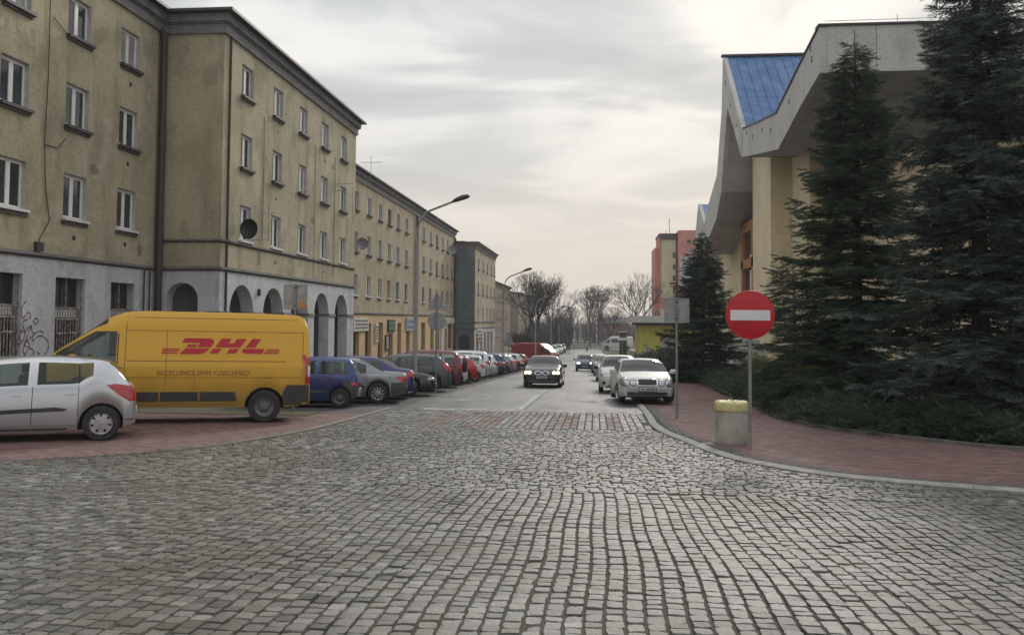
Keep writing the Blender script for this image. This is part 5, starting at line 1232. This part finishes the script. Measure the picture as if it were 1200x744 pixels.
boxes('landing', [(8.2, 59, gz(53)-.3, 11.0, 68, gz(53)+2.4)], M_conc, stairs)
# ------------------------------------------------------------- far right: tower block, yellow shop, fence
M_rosa = mat('salmon_render', (.55, .24, .2), .9, noise=(.6, .2), bump=(6, .2)); M_lime = mat('pale_lime_render', (.6, .56, .36), .9, noise=(.6, .15))
tb = empty('tower_block', (18, 168, gz(168)), 0, 'salmon-pink high block with a pale lime panel and thin mast, far off', 'apartment block'); z0 = gz(168)-1
boxes('wall', [(12.17, 162, z0, 15.2, 172, 17.9), (11.3, 163, z0, 12.165, 172, 15.5), (15.45, 160, z0, 34, 174, 18.5)], M_rosa, tb)
boxes('panel', [(12.5, 161.9, 5.6, 15.1, 161.99, 16.9)], M_lime, tb); boxes('parapet', [(12.1, 161.5, 17.1, 15.3, 161.95, 17.7), (12.0, 161.4, 17.91, 15.4, 172.2, 18.05)], M_dgrey, tb)
boxes('balcony_front', [(15.6, 159.6, 8.2, 24, 159.98, 13.6)], mat('pale_balcony', (.5, .5, .5), .8, noise=(.8, .4)), tb)
boxes('corner_panel', [(12.2, 161.9, -1, 13.0, 161.98, 3.9)], M_lime, tb)
for z in (7.0, 9.2, 11.3, 13.5): boxes('window', [(14.6, 161.8, z, 15.0, 161.88, z+1)], M_dgrey, tb)
for z in (16.2, 13.9):
    for k in range(7): w = boxes('window', [(17+1.1*k, 159.9, z-(.0), 17.7+1.1*k, 159.98, z+(.5 if z > 15 else .9))], M_pane if z > 15 else M_pane2, tb)
tubes('mast', [[(14.2, 165, 18), (14.2, 165, 21.3)], [(13.6, 165, 18), (13.6, 165, 18.9)]], .06, M_dgrey, tb, n=5)
M_acid = mat('acid_yellow_render', (.52, .48, .09), .85, noise=(1.5, .2), bump=(12, .2))
sh = empty('shop_building', (9, 112, gz(112)), 0, 'low acid-yellow building with a flat grey roof slab beyond the small spruce', 'building')
boxes('wall', [(5.6, 110, -4.6, 16, 120, 1.1)], M_acid, sh); boxes('roof_slab', [(4.6, 108.5, 1.45, 16, 121, 2.3)], M_conc, sh); boxes('clerestory', [(5.2, 109.4, 1.1, 16, 120.5, 1.445)], M_dgrey, sh)
boxes('window', [(8.3, 109.9, -2.4, 10.2, 109.99, -.5)], M_pane2, sh); boxes('door', [(6.3, 109.9, -3.7, 7.2, 109.99, -1.6)], M_conc, sh)
for k in range(9): boxes('roof_rail', [(6.5+.5*k, 112, 2.31, 6.55+.5*k, 112.05, 2.9)], M_steel, sh)
boxes('roof_rail', [(6.4, 112, 2.9, 11, 112.05, 2.96)], M_steel, sh)
fe = empty('panel_fence', (7, 92, gz(92)), 0, 'grey upright-board fence in front of the yellow building', 'fence'); M_fen = mat('weathered_fence_boards', (.2, .205, .22), .85, noise=(3, .4))
for k in range(26):
    x = 4.4+.15*k; boxes('board', [(x, 92, gz(92)-.3, x+.13, 92.05, gz(92)+1.45+.05*math.sin(k*1.7))], M_fen, fe)
for x in (4.35, 5.65, 6.95, 8.3): boxes('post', [(x-.06, 92.06, gz(92)-.3, x+.06, 92.2, gz(92)+1.6)], M_dgrey, fe)
bp_ = empty('brick_pillar', (8.6, 91.6, gz(91.6)), 0, 'short reddish brick pillar at the end of the board fence', 'pillar'); M_bp = mat('pillar_brick', (.28, .12, .07), .9, noise=(6, .4))
for k in range(9): boxes('course', [(8.35, 91.35, gz(91.6)+.2*k, 8.85, 91.85, gz(91.6)+.2*k+.185)], M_bp, bp_)
boxes('cap', [(8.3, 91.3, gz(91.6)+1.8, 8.9, 91.9, gz(91.6)+1.9)], M_conc, bp_)
ws = empty('direction_sign', (3.6, 112, gz(112)), 0, 'small white board on a post at the far right corner', 'sign'); boxes('board', [(3.0, 112, -.9, 4.3, 112.05, -.5)], M_white, ws); tubes('post', [[(3.6, 112.1, gz(112)), (3.6, 112.1, -.5)]], .05, M_steel, ws)
kk = empty('kiosk', (2.9, 125, gz(125)), 0, 'dark kiosk box beside the far end of the road', 'kiosk'); boxes('wall', [(3.6, 124, -3.8, 4.6, 126, .0)], M_dgrey, kk); boxes('roof', [(3.5, 123.9, .003, 4.7, 126.1, .1)], M_conc, kk)
# railing along the far cross street
rl = empty('guard_railing', (-2, 155, gz(155)), 0, 'dark railing across the far end of the street', 'railing')
for k in range(34): boxes('post', [(-12+1.0*k, 164.4, -3.8, -11.92+1.0*k, 164.5, -2.6)], M_dgrey, rl)
boxes('rail', [(-12, 164.38, -2.65, 22, 164.45, -2.55)], M_dgrey, rl); boxes('rail', [(-12, 164.38, -3.1, 22, 164.45, -3.02)], M_dgrey, rl)
bo = tag(tubes('bollard', [[(0, 0, 0), (0, 0, .9), (0, 0, 1.0)]], [.12, .12, .05], M_dgrey, off=(0, 0, 0)), 'dark bollard standing in the far end of the road', 'bollard'); bo.location = (-1.3, 150, gz(150))
# ------------------------------------------------------------- signs, lamps, bin
def post(root, h, m=M_steel, r=.03): return tubes('post', [[(root.location.x, root.location.y, root.location.z-.1), (root.location.x, root.location.y, root.location.z+h)]], r, m, root, n=10)
ne = empty('no_entry_sign', (2.73, 15.45, gz(15.45)), R(2), 'round red no-entry sign with a white bar on a grey post beside the litter bin', 'road sign')
def disc(y0, y1, r, z, n=40): return [(.001, y0), (r*.97, y0), (r, y0+.006), (r, y1), (.001, y1)]
b = MB(); b.lathe(disc(-.06, -.045, .42, 0), c=(0, 0, 2.35), axis='Y', n=48); b.build('disc', M_red, ne, smooth=40)
b = MB(); b.lathe([(.41, -.0615), (.425, -.063), (.43, -.055), (.43, -.04), (.41, -.04)], c=(0, 0, 2.35), axis='Y', n=48); b.build('rim', M_red, ne, smooth=40)
b = MB(); b.box(-.345, -.0655, 2.255, .345, -.0605, 2.435); b.build('white_bar', M_signw, ne)
b = MB(); b.tube([(0, 0, -.1), (0, 0, 2.7)], .032, 12); b.build('post', M_steel, ne, smooth=50)
b = MB(); b.box(-.05, -.04, 2.1, .05, .045, 2.14); b.box(-.05, -.04, 2.55, .05, .045, 2.59); b.build('clamp', M_steel, ne)
def board_back(o, z0, w, h, split=True, ang=0):
    b = MB(); b.box(-w/2, .035, z0, w/2, .045, z0+h, b=.004); b.box(-w/2-.0, .02, z0, -w/2+.015, .034, z0+h); b.box(w/2-.015, .02, z0, w/2, .034, z0+h); b.box(-w/2+.016, .02, z0+h-.015, w/2-.016, .034, z0+h); b.box(-w/2+.016, .02, z0, w/2-.016, .034, z0+.015)
    b.build('board_back', M_signback, o); b = MB(); b.box(-.03, -.035, z0+.08, .03, .034, z0+.11); b.box(-.03, -.035, z0+h-.11, .03, .034, z0+h-.08); b.build('clamp', M_dgrey, o)
ps = empty('crossing_sign', (2.08, 22.05, gz(22.05)), R(-6), 'grey back of a square road sign on a post on the right pavement', 'road sign'); board_back(ps, 2.44, .63, .62)
b = MB(); b.box(-.0, .0, 2.44, .02, .035, 3.06); b.build('stiffener', M_steel, ps); b = MB(); b.tube([(0, 0, -.1), (0, 0, 3.08)], .032, 12); b.build('post', M_steel, ps, smooth=50)
ps = empty('crossing_sign', (-7.95, 22.1, gz(22.1)), R(8), 'grey back of a square road sign with an orange sticker behind the yellow van', 'road sign'); board_back(ps, 2.72, .62, .66)
b = MB(); b.tube([(0, 0, -.1), (0, 0, 3.4)], .032, 12); b.build('post', M_steel, ps, smooth=50)
b = MB(); b.add([(.1, .0, 2.79), (.24, .0, 2.77), (.27, .0, 2.86), (.2, .0, 2.93), (.17, .0, 2.87), (.12, .0, 2.9)], [(0, 1, 2, 3, 4, 5)]); b.build('sticker', mat('orange_sticker', (.55, .2, .02), .6), ps, fix=False)
tr = empty('warning_sign', (-6.22, 33.3, gz(33.3)), 0, 'backs of a triangular sign above an eight-sided sign on one post in the parked row', 'road sign')
b = MB(); b.add([(-.4, .04, 3.25), (.4, .04, 3.25), (.0, .04, 4.0), (-.4, .05, 3.25), (.4, .05, 3.25), (0, .05, 4.0)], [(0, 1, 2), (5, 4, 3), (0, 3, 4, 1), (1, 4, 5, 2), (2, 5, 3, 0)]); b.build('triangle_back', M_signback, tr)
b = MB(); b.lathe([(.001, .04), (.38, .04), (.38, .05), (.001, .05)], c=(0, 0, 2.83), axis='Y', n=8); b.build('octagon_back', M_signback, tr)
b = MB(); b.tube([(0, 0, -.1), (0, 0, 3.95)], .035, 10); b.build('post', M_steel, tr, smooth=50)
tr = empty('warning_sign', (-7.0, 70, gz(70)), 0, 'grey triangular sign back above the far parked cars', 'road sign')
b = MB(); b.add([(-.5, .04, 2.2), (.5, .04, 2.2), (.0, .04, 3.1), (-.5, .05, 2.2), (.5, .05, 2.2), (0, .05, 3.1)], [(0, 1, 2), (5, 4, 3), (0, 3, 4, 1), (1, 4, 5, 2), (2, 5, 3, 0)]); b.build('triangle_back', M_signback, tr)
b = MB(); b.tube([(0, 0, -.1), (0, 0, 2.9)], .035, 8); b.build('post', M_steel, tr)
def lamp(x, y, label, H_=7.9, reach=1.9):
    o = empty('street_lamp', (x, y, gz(y)), 0, label, 'street lamp', 'street lamps along the left of the road')
    b = MB(); b.tube([(0, 0, -.2), (0, 0, 1.0), (0, 0, 1.05), (0, 0, H_-1.7)], [.11, .105, .085, .062], 12); b.build('pole', M_lamppole, o, smooth=50)
    P = [(0, 0, H_-1.7)]+[(reach*.36*(1-math.cos(t)), 0, H_-1.7+1.15*math.sin(t)) for t in [PI/2*k/7 for k in range(1, 7)]]; P += [(reach*.55, 0, H_-.38), (reach*.8, 0, H_-.2)]
    b = MB(); b.tube(P, .045, 8); b.build('arm', M_lamppole, o, smooth=60)
    b = MB(); b.tube([(reach*.76, 0, H_-.23), (reach*.84, 0, H_-.15), (reach*1.0, 0, H_-.04), (reach*1.1, 0, H_+.0), (reach*1.14, 0, H_+.0)], [.04, .085, .11, .08, .02], 10); b.build('lamp_head', M_dgrey, o, smooth=60); return o
lamp(-7.2, 34, 'tall curved street lamp nearest the camera, beside the dark grey hatchback'); lamp(-6.85, 64, 'second curved street lamp, above the middle of the parked row')
lamp(-6.4, 93, 'third curved street lamp in front of the dark thicket'); lamp(-6.2, 122, 'fourth curved street lamp in front of the dark thicket', 7.4); lamp(-6.3, 152, 'fifth curved street lamp near the junction', 7.6); lamp(-6.4, 182, 'farthest curved street lamp past the junction', 7.6)
# litter bin with a yellow bag
M_bin = mat('stained_concrete_bin', (.43, .41, .36), .9, noise=(3, .4, (.28, .25, .2)), bump=(50, .5)); nt, b = bs(M_bin)
lb = empty('litter_bin', (2.49, 16.0, gz(15.9)), 0, 'round concrete litter bin with a yellow bag folded over its rim', 'litter bin')
b = MB(); b.lathe([(.001, -.05), (.265, -.05), (.27, .02), (.285, .04), (.29, .1), (.29, .68), (.285, .72), (.25, .72), (.25, .3), (.001, .3)], n=36); b.build('body', M_bin, lb, smooth=35)
b = MB(); N = 60; rr = random.Random(5); rings = []
off = [rr.uniform(-.005, .005) for _ in range(N)]
prof = [(.296, .62), (.305, .635), (.303, .67), (.3, .74), (.288, .775), (.26, .78), (.2, .765), (.1, .75), (.001, .755)]
vs = []
for i, (r_, z) in enumerate(prof):
    for k in range(N):
        a = 2*PI*k/N; q = off[(k*(1+i % 2)) % N]*(1.2 if i < 5 else 4) if r_ > .01 else 0
        vs.append(((r_+q*.6)*math.cos(a), (r_+q*.6)*math.sin(a), z+(.006*math.sin(5*a) if i == 0 else 0)+(abs(q)*1.6 if i >= 4 else 0)))
b.add(vs, [(i*N+k, i*N+(k+1) % N, (i+1)*N+(k+1) % N, (i+1)*N+k) for i in range(len(prof)-1) for k in range(N)]); b.build('bag', mat('yellow_bag_plastic', (.55, .51, .23), .5, noise=(9, .2), bump=(25, .5)), lb, smooth=60)
tubes('bag_string', [[(2.49+.306*math.cos(t), 16.0+.306*math.sin(t), gz(15.9)+.65) for t in [2*PI*k/24 for k in range(25)]]], .006, M_yel, lb, n=5)
mh = boxes('paving_slab', [(1.75, 15.8, gz(16)+.028, 2.15, 16.0, gz(16)+.034)], M_kerb, rp)
# ------------------------------------------------------------- vegetation
M_bark = mat('dark_bark', (.07, .058, .05), .95, noise=(3, .4)); M_bark2 = mat('grey_bark', (.08, .07, .065), .95, noise=(3, .4)); M_twig = mat('brown_twigs', (.06, .043, .035), .95, noise=(2, .4))
def leafmat(name, a, b_, c_):
    m = mat(name, a, .75, spec=.25); nt, bb = bs(m); at = nd(nt, 'ShaderNodeAttribute'); at.attribute_name = 'rnd'; ge = nd(nt, 'ShaderNodeNewGeometry')
    n = nd(nt, 'ShaderNodeTexNoise'); n.inputs['Scale'].default_value = 1.1; nt.links.new(ge.outputs['Position'], n.inputs['Vector'])
    f = math_(nt, 'ADD', math_(nt, 'MULTIPLY', at.outputs['Fac'], .6), math_(nt, 'MULTIPLY', n.outputs[0], .45))
    nt.links.new(ramp(nt, f, [(.15, a), (.5, b_), (.85, c_)]), bb.inputs['Base Color']); return m
M_need = leafmat('blue_spruce_needles', (.018, .028, .021), (.05, .073, .058), (.15, .185, .155)); M_need2 = leafmat('dark_spruce_needles', (.015, .027, .016), (.038, .062, .038), (.11, .145, .09))
def spray(rs, L=.34, n=34):
    """one twig of needles along +X: many thin triangles round a side-branched twig"""
    V = []; F = []
    def needle(p, d, l, w):
        s = np.cross(d, rs.normal(size=3)); s /= np.linalg.norm(s)+1e-9; k = len(V)
        V.extend([p-s*w, p+s*w, p+d*l]); F.append((k, k+1, k+2))
    for (o, dr, ln, cnt) in [((0, 0, 0), (1, 0, -.05), L, n), ((L*.25, 0, 0), (.75, .6, -.1), L*.6, n//2), ((L*.3, 0, 0), (.75, -.6, -.1), L*.6, n//2), ((L*.55, 0, 0), (.8, .5, 0), L*.42, n//3), ((L*.58, 0, 0), (.8, -.5, 0), L*.42, n//3)]:
        o = np.array(o, float); dr = np.array(dr, float); dr /= np.linalg.norm(dr)
        for i in range(cnt):
            t = (i+.5)/cnt; r = rs.normal(size=3); r -= dr*r.dot(dr); r /= np.linalg.norm(r); r[2] = r[2]*.6+.12
            needle(o+dr*ln*t, (dr*.75+r*.65), .05+.02*rs.rand(), .006)
    return np.array(V), np.array(F)
SPR = [spray(RS) for _ in range(6)]
def place_sprays(P, D, SC, name, m, parent, per=None, droop=0):
    """P positions, D directions, SC scales"""
    VV = []; FF = []; RR = []; n = 0; P = np.array(P); D = np.array(D); SC = np.array(SC)
    D = D/np.linalg.norm(D, axis=1)[:, None]; up = np.array([0, 0, 1.]); Yv = np.cross(up, D); Yv /= np.linalg.norm(Yv, axis=1)[:, None]+1e-9; Zv = np.cross(D, Yv)
    for v in range(len(SPR)):
        I = np.arange(v, len(P), len(SPR)); 
        if not len(I): continue
        T, F = SPR[v]; q = T[None]*SC[I][:, None, None]
        W = P[I][:, None]+q[..., :1]*D[I][:, None]+q[..., 1:2]*Yv[I][:, None]+q[..., 2:]*Zv[I][:, None]
        k = len(I); VV.append(W.reshape(-1, 3)); FF.append((F[None]+(np.arange(k)*len(T))[:, None, None]).reshape(-1, 3)+n); n += k*len(T)
        RR.append(np.repeat(RS.rand(k), len(T)))
    o = np_mesh(name, np.concatenate(VV), np.concatenate(FF), m, np.concatenate(RR)); return link(name, o, parent, kind='stuff')
def spruce(x, y, H_, rad, label, m, seed, z0=.25, dens=1.0, whorl=.32, scale=1.0, lean=0, side=None, power=.85, droop=.1):
    root = empty('spruce_tree', (x, y, gz(y)), 0, label, 'tree', 'spruces on the right'); rs = np.random.RandomState(seed)
    b = MB(); b.tube([(0, 0, -.2), (0, 0, H_*.3), (.03, 0, H_*.7), (0, 0, H_)], [.02+.016*H_, .013*H_, .007*H_, .012], 9); b.build('trunk', M_bark, root, smooth=60)
    P = []; D = []; SC = []; br = MB(); z = z0
    while z < H_-.15:
        t = z/H_; rmax = rad*(1-t)**power*(1 if t > .12 else .75+2*t)+.06; nb = int(7*min(1, .5+rmax/1.2)); a0 = rs.rand()*6.28
        for k in range(nb):
            a = a0+6.283*k/nb+rs.normal()*.22; r = rmax*rs.uniform(.62, 1.12)
            if rs.rand() < .08: r *= 1.15
            dz0 = z+rs.normal()*.13; up = .55*(t-.45)+rs.normal()*.09; sag = .28*(1-t)
            def pos(s): return np.array([math.cos(a)*r*s, math.sin(a)*r*s, dz0+r*(up*s-sag*s*s*1.0+.22*s**3)])
            if r > .5: br.tube([tuple(pos(s)) for s in (0, .35, .7, 1)], [.012+.012*r, .01+.007*r, .01, .004], 4, cap=False)
            n = max(2, int(r/.115*dens/scale)); tan0 = np.array([math.cos(a), math.sin(a), 0]); side_ = np.array([-math.sin(a), math.cos(a), 0])
            for i in range(n):
                s = .12+.9*(i+.5)/n; p = pos(min(s, 1)); wd = r*.42*max(0, 1-s)**.8*(1 if s > .25 else s/.25)+.05
                for q in (-1, 1):
                    m_ = max(1, int(wd/.2/scale)) if r > .4 else 1
                    for j in range(m_):
                        o = side_*q*wd*(j/m_)+tan0*wd*.45*(j/m_); dd = tan0*.75+side_*q*(.75+.3*rs.normal())+np.array([0, 0, -.18+.16*rs.normal()])
                        P.append(p+o+rs.normal(size=3)*.025); D.append(dd); SC.append(scale*rs.uniform(.75, 1.25)*(1 if r > .5 else .7))
                if rs.rand() < droop*2: P.append(p+rs.normal(size=3)*.04); D.append(tan0*.5+rs.normal(size=3)*.25+np.array([0, 0, -.8])); SC.append(scale*rs.uniform(.7, 1.15))
                if i % 2 == 0: P.append(p); D.append(tan0+np.array([0, 0, up*.4-.1+.2*rs.normal()])); SC.append(scale*rs.uniform(.8, 1.2))
            P.append(pos(1)); D.append(tan0+np.array([0, 0, .25])); SC.append(scale*.9*(1 if r > .5 else .6))
        z += whorl*(.5+.5*(1-t))*rs.uniform(.8, 1.2)*scale**.5
    b = MB(); b.tube([(0, 0, H_-.1), (.01, 0, H_+.35)], [.012, .005], 5); b.build('leader', M_bark, root)
    for k in range(14): P.append((0, 0, H_-.6+.065*k)); D.append((rs.normal()*.5, rs.normal()*.5, 1)); SC.append(.32)
    if br.v: br.build('limbs', M_bark, root, fix=False, kind='stuff')
    place_sprays(P, D, SC, 'crown', m, root); return root
spruce(8.15, 19.0, 12.4, 2.6, 'biggest blue-grey spruce at the right edge, its top cut off by the picture', M_need, 11, dens=1.15, whorl=.33, power=1.0, droop=.3, z0=.5)
spruce(7.2, 24.3, 10.4, 2.6, 'tall spruce with a thin bare leader in the middle of the right-hand group', M_need2, 12, dens=1.15, whorl=.32, power=.78, droop=.1, z0=.5)
spruce(6.2, 50, 8.5, 3.3, 'smaller dark spruce on the left of the group, left of the no-entry sign', M_need2, 13, dens=1.15, scale=1.3, whorl=.3, power=1.0, droop=.2, z0=.1)
spruce(12.6, 25.5, 7.5, 2.4, 'spruce behind the biggest one, half out of the picture', M_need, 14, dens=.6, scale=1.5, whorl=.45)
spruce(6.9, 30.5, 4.6, 2.1, 'low bushy spruce behind the hedge between the two tall ones', M_need2, 15, dens=.6, scale=1.4, whorl=.42, power=.6)
# low junipers along the bed
def shrub_mass(name, pts, label, cat, m, seed, n, hh, sc=1.0):
    rs = np.random.RandomState(seed); P = []; D = []; SC = []
    for i in range(n):
        x, y, wx, wy = pts(rs); f = .55+.45*math.sin(x*2.3+y*1.1)*math.sin(y*1.7-x); h = hh*(.55+.6*f)*(max(0, 1-wx**2)**.5)
        z = gz(y)+h*(rs.rand()**.45); P.append((x, y, z)); a = rs.rand()*6.28; D.append((math.cos(a), math.sin(a), .35+.5*rs.normal())); SC.append(sc*rs.uniform(.7, 1.3))
    root = empty(name, (P[0][0], P[0][1], gz(P[0][1])), 0, label, cat); P = np.array(P)-np.array(root.location); place_sprays(P, D, SC, 'foliage', m, root); return root
M_jun = leafmat('juniper_needles', (.024, .04, .023), (.052, .078, .045), (.1, .132, .083)); M_hed = leafmat('yellow_green_hedge', (.07, .085, .022), (.14, .155, .042), (.22, .22, .075))
def bedpts(y0, y1, d0, d1, ux=0):
    def f(rs):
        y = rs.uniform(y0, y1); w = rs.uniform(-1, 1); return bed_x(y)+ux+(d0+d1)/2+w*(d1-d0)/2, y+rs.normal()*.05, w, 0
    return f
shrub_mass('juniper_bed', bedpts(18, 27, -.1, 2.2), 'low dark junipers spilling over the bed edging behind the litter bin', 'shrubs', M_jun, 3, 2600, .62)
shrub_mass('juniper_bed', bedpts(27, 46, -.1, 2.2), 'juniper strip running down the right pavement towards the small spruce', 'shrubs', M_jun, 4, 2200, .6, 1.3)
shrub_mass('clipped_hedge', bedpts(24, 46, 1.6, 3.4), 'yellowish-green clipped hedge below the church steps', 'hedge', M_hed, 5, 3000, 1.5, 1.0)
def edgepts(rs):
    k = rs.uniform(0, 17.99); p, q = BED[int(k)], BED[int(k)+1]; t = k-int(k); v = p.lerp(q, t); w = rs.uniform(-1, 1); return v.x+.5+rs.rand()*.3, v.y+1.3+w*1.2, w, 0
shrub_mass('juniper_bed', edgepts, 'dark ground-hugging conifers below the biggest spruce, right foreground', 'shrubs', M_jun, 6, 3200, .55)
shrub_mass('juniper_bed', lambda rs: (rs.uniform(4.6, 8.4), rs.uniform(66, 90), rs.uniform(-1, 1), 0), 'dark shrubs in front of the grey board fence', 'shrubs', M_jun, 8, 900, 1.6, 2.4)
# ground under the bed
strip_between('planting_bed', 13, 60, lambda y: bed_x(y)+.08 if y > 14 else 15.9, lambda y: 40, mat('needle_litter', (.035, .028, .02), .95, noise=(4, .5), bump=(30, .8)), .03, n=60)
# bare trees
def bare_tree(x, y, H_, label, seed, spread=.45, depth=6, m=None, trunk=.012, twig=.012, fork=.18, group=None, upw=.12, name='bare_tree', nk=3, zb=None):
    rs = random.Random(seed); root = empty(name, (x, y, gz(y) if zb is None else zb), 0, label, 'tree', group); tr_ = MB(); cr = MB()
    def grow(p, d, l, r, k):
        q = p+d*l; mid = p+d*l*.5+Vector((rs.gauss(0, 1), rs.gauss(0, 1), rs.gauss(0, 1)))*l*.05
        (tr_ if k == depth else cr).tube([p, mid, q], [r, r*.86, r*.72], 6 if k > 3 else 3, cap=False)
        if k == 0: return
        n = nk if rs.random() < .7 else nk-1
        if k == depth: n += 1
        ph = rs.random()*6.28
        for i in range(n):
            a = ph+6.28*i/n+rs.gauss(0, .3); t = d.orthogonal().normalized(); t = (Matrix.Rotation(a, 3, d) @ t)
            dd = (d+t*spread*rs.uniform(.6, 1.4)+Vector((0, 0, upw))).normalized(); grow(q if i else q, dd, l*rs.uniform(.62, .86), max(twig, r*.66), k-1)
        if k > 1: grow(p+d*l*rs.uniform(.5, .8), (d+Vector((rs.gauss(0, 1), rs.gauss(0, 1), rs.uniform(0, 1)))*spread).normalized(), l*.6, max(twig, r*.45), k-2)
    grow(Vector((0, 0, -.2)), Vector((0, 0, 1)), H_*fork*1.4, H_*trunk, depth)
    tr_.build('trunk', m or M_bark2, root, fix=False); cr.build('crown', m or M_bark2, root, fix=False, kind='stuff'); return root
G_ = 'bare trees at the far end of the street'
bare_tree(-8.6, 128, 13.5, 'large dark bare tree rising above the dull red van on the left', 1, .42, 7, M_bark, twig=.013, group=G_, trunk=.02)
bare_tree(-10.6, 136, 12, 'bare tree with an upright fan of twigs behind the far left block', 2, .32, 6, M_bark, twig=.013, group=G_)
bare_tree(-6.4, 140, 12.5, 'bare tree standing over the third street lamp', 3, .42, 6, M_bark, twig=.012, group=G_)
bare_tree(-4.5, 155, 9.5, 'thin bare tree to the right of the dark thicket', 4, .4, 6, M_bark, twig=.012, group=G_)
bare_tree(-.8, 178, 12, 'slender bare tree in the middle beyond the junction', 5, .34, 6, M_bark2, twig=.022, group=G_, fork=.22)
bare_tree(.8, 186, 12, 'second slender bare tree in the middle beyond the junction', 6, .34, 6, M_bark2, twig=.022, group=G_, fork=.22)
bare_tree(6.9, 140, 12.8, 'wide-branched bare tree above the yellow building', 7, .5, 6, M_bark2, twig=.02, group=G_, fork=.2, trunk=.014)
bare_tree(3.3, 172, 9.5, 'small bare tree between the middle trees and the yellow building', 8, .45, 6, M_bark2, twig=.02, group=G_)
for k, (x, y) in enumerate([(-11.5, 122), (-9.5, 118), (-12.3, 132), (-12.4, 143)]): bare_tree(x, y, 6.0+.5*k, ['brown leafless bush beside the far brown block', 'brown leafless bush behind the third lamp', 'leafless bush against the far brown block wall', 'farthest brown leafless bush on the left'][k], 30+k, .5, 6, M_twig, twig=.022, fork=.1, name='bare_bush', nk=3, group=G_)
# far wood: one grey-brown mass of thin trees, too dense to count
def wood(name, label, xs, ys, hs, n, seed, m):
    rs = np.random.RandomState(seed); V = []; F = []; R_ = []
    for i in range(n):
        x, y = rs.uniform(*xs), rs.uniform(*ys); h = rs.uniform(*hs)*(.75+.25*math.sin(x*.21+seed)); z = gz(y)
        for j in range(34):
            t = rs.rand()**.7; a = rs.rand()*6.28; l = rs.uniform(.5, 2.2)*(1.15-t); w = .02+.05*(1-t)*rs.rand(); px, py, pz = x+rs.normal()*.9*t, y+rs.normal()*.9*t, z+h*t
            d = np.array([math.cos(a)*.5, math.sin(a)*.5, .9]); s = np.array([math.sin(a), -math.cos(a), 0])*w; p = np.array([px, py, pz]); k = len(V)
            V += [p-s, p+s, p+d*l]; F.append((k, k+1, k+2)); R_ += [rs.rand()]*3
        s = np.array([.09, 0, 0]); p = np.array([x, y, z-.2]); k = len(V); V += [p-s, p+s, p+np.array([0, 0, h*.8])]; F.append((k, k+1, k+2)); R_ += [0]*3
    o = link(name, np_mesh(name, np.array(V), np.array(F), m)); return tag(o, label, 'trees', kind='stuff')
M_wood = mat('winter_wood', (.1, .09, .088), .95)
wood('far_wood', 'dense grey winter wood closing the far end of the street', (-30, 34), (200, 300), (6.5, 9.5), 900, 1, M_wood)
wood('thicket', 'dark leafless thicket behind the lamps on the left', (-13, -5.0), (150, 196), (6, 9.5), 420, 2, M_wood)
wood('far_wood', 'low winter scrub on the right beyond the junction', (2, 40), (175, 230), (3, 6), 400, 3, M_wood)
# low distant houses in the haze
dh = empty('distant_house', (2, 240, gz(240)), 0, 'hazy reddish and white low building far beyond the junction', 'house'); boxes('wall', [(1, 232, -4, 9, 240, 1.0)], mat('distant_brick', (.3, .15, .13), .9, noise=(1, .3)), dh); boxes('roof', [(.5, 231.5, 1.003, 9.5, 240.5, 2.6)], M_conc, dh)
# fallen leaves and grit along the edges
rs = np.random.RandomState(77); V = []; F = []
for i in range(900):
    if i % 3 == 0: k = rs.randint(0, len(BED)-1); p = BED[k].lerp(BED[k+1], rs.rand()); x, y, z = p.x-abs(rs.normal())*.5, p.y-abs(rs.normal())*.35, .036
    elif i % 3 == 1: k = rs.randint(8, len(KR)-9); p = KR[k].lerp(KR[k+1], rs.rand()); x, y, z = p.x-abs(rs.normal())*.12-.02, p.y-abs(rs.normal())*.12, .004
    else: k = rs.randint(8, len(KL)-9); p = KL[k].lerp(KL[k+1], rs.rand()); x, y, z = p.x+abs(rs.normal())*.12+.02, p.y-abs(rs.normal())*.12, .004
    a = rs.rand()*6.28; l = rs.uniform(.012, .034); u = np.array([math.cos(a), math.sin(a), rs.normal()*.3])*l; w = np.array([-math.sin(a), math.cos(a), rs.normal()*.3])*l*.5; c = np.array([x, y, gz(y)+z+.006]); k = len(V)
    V += [c-u, c-w, c+u, c+w]; F.append((k, k+1, k+2, k+3))
tag(link('fallen_leaves', np_mesh('fallen_leaves', np.array(V), np.array(F), mat('dry_leaf', (.13, .09, .045), .9, noise=(40, .6)))), 'small brown leaves and grit lying along the kerbs and bed edge', 'leaves', kind='stuff')
# ------------------------------------------------------------- haze
if USE_HAZE:
    hz = MB(); hz.box(-330, -40, -6.5, 330, 420, 40); o = hz.build('haze', None, kind='stuff')
    m = bpy.data.materials.new('haze_air'); m.use_nodes = True; nt = m.node_tree; nt.nodes.clear(); oo = nd(nt, 'ShaderNodeOutputMaterial'); v = nd(nt, 'ShaderNodeVolumePrincipled')
    v.inputs['Color'].default_value = (.86, .9, .95, 1); v.inputs['Density'].default_value = HAZE_D; v.inputs['Anisotropy'].default_value = .2; nt.links.new(v.outputs[0], oo.inputs['Volume'])
    o.data.materials.clear(); o.data.materials.append(m); o['label'] = 'thin haze in the air over the street'; o['category'] = 'haze'
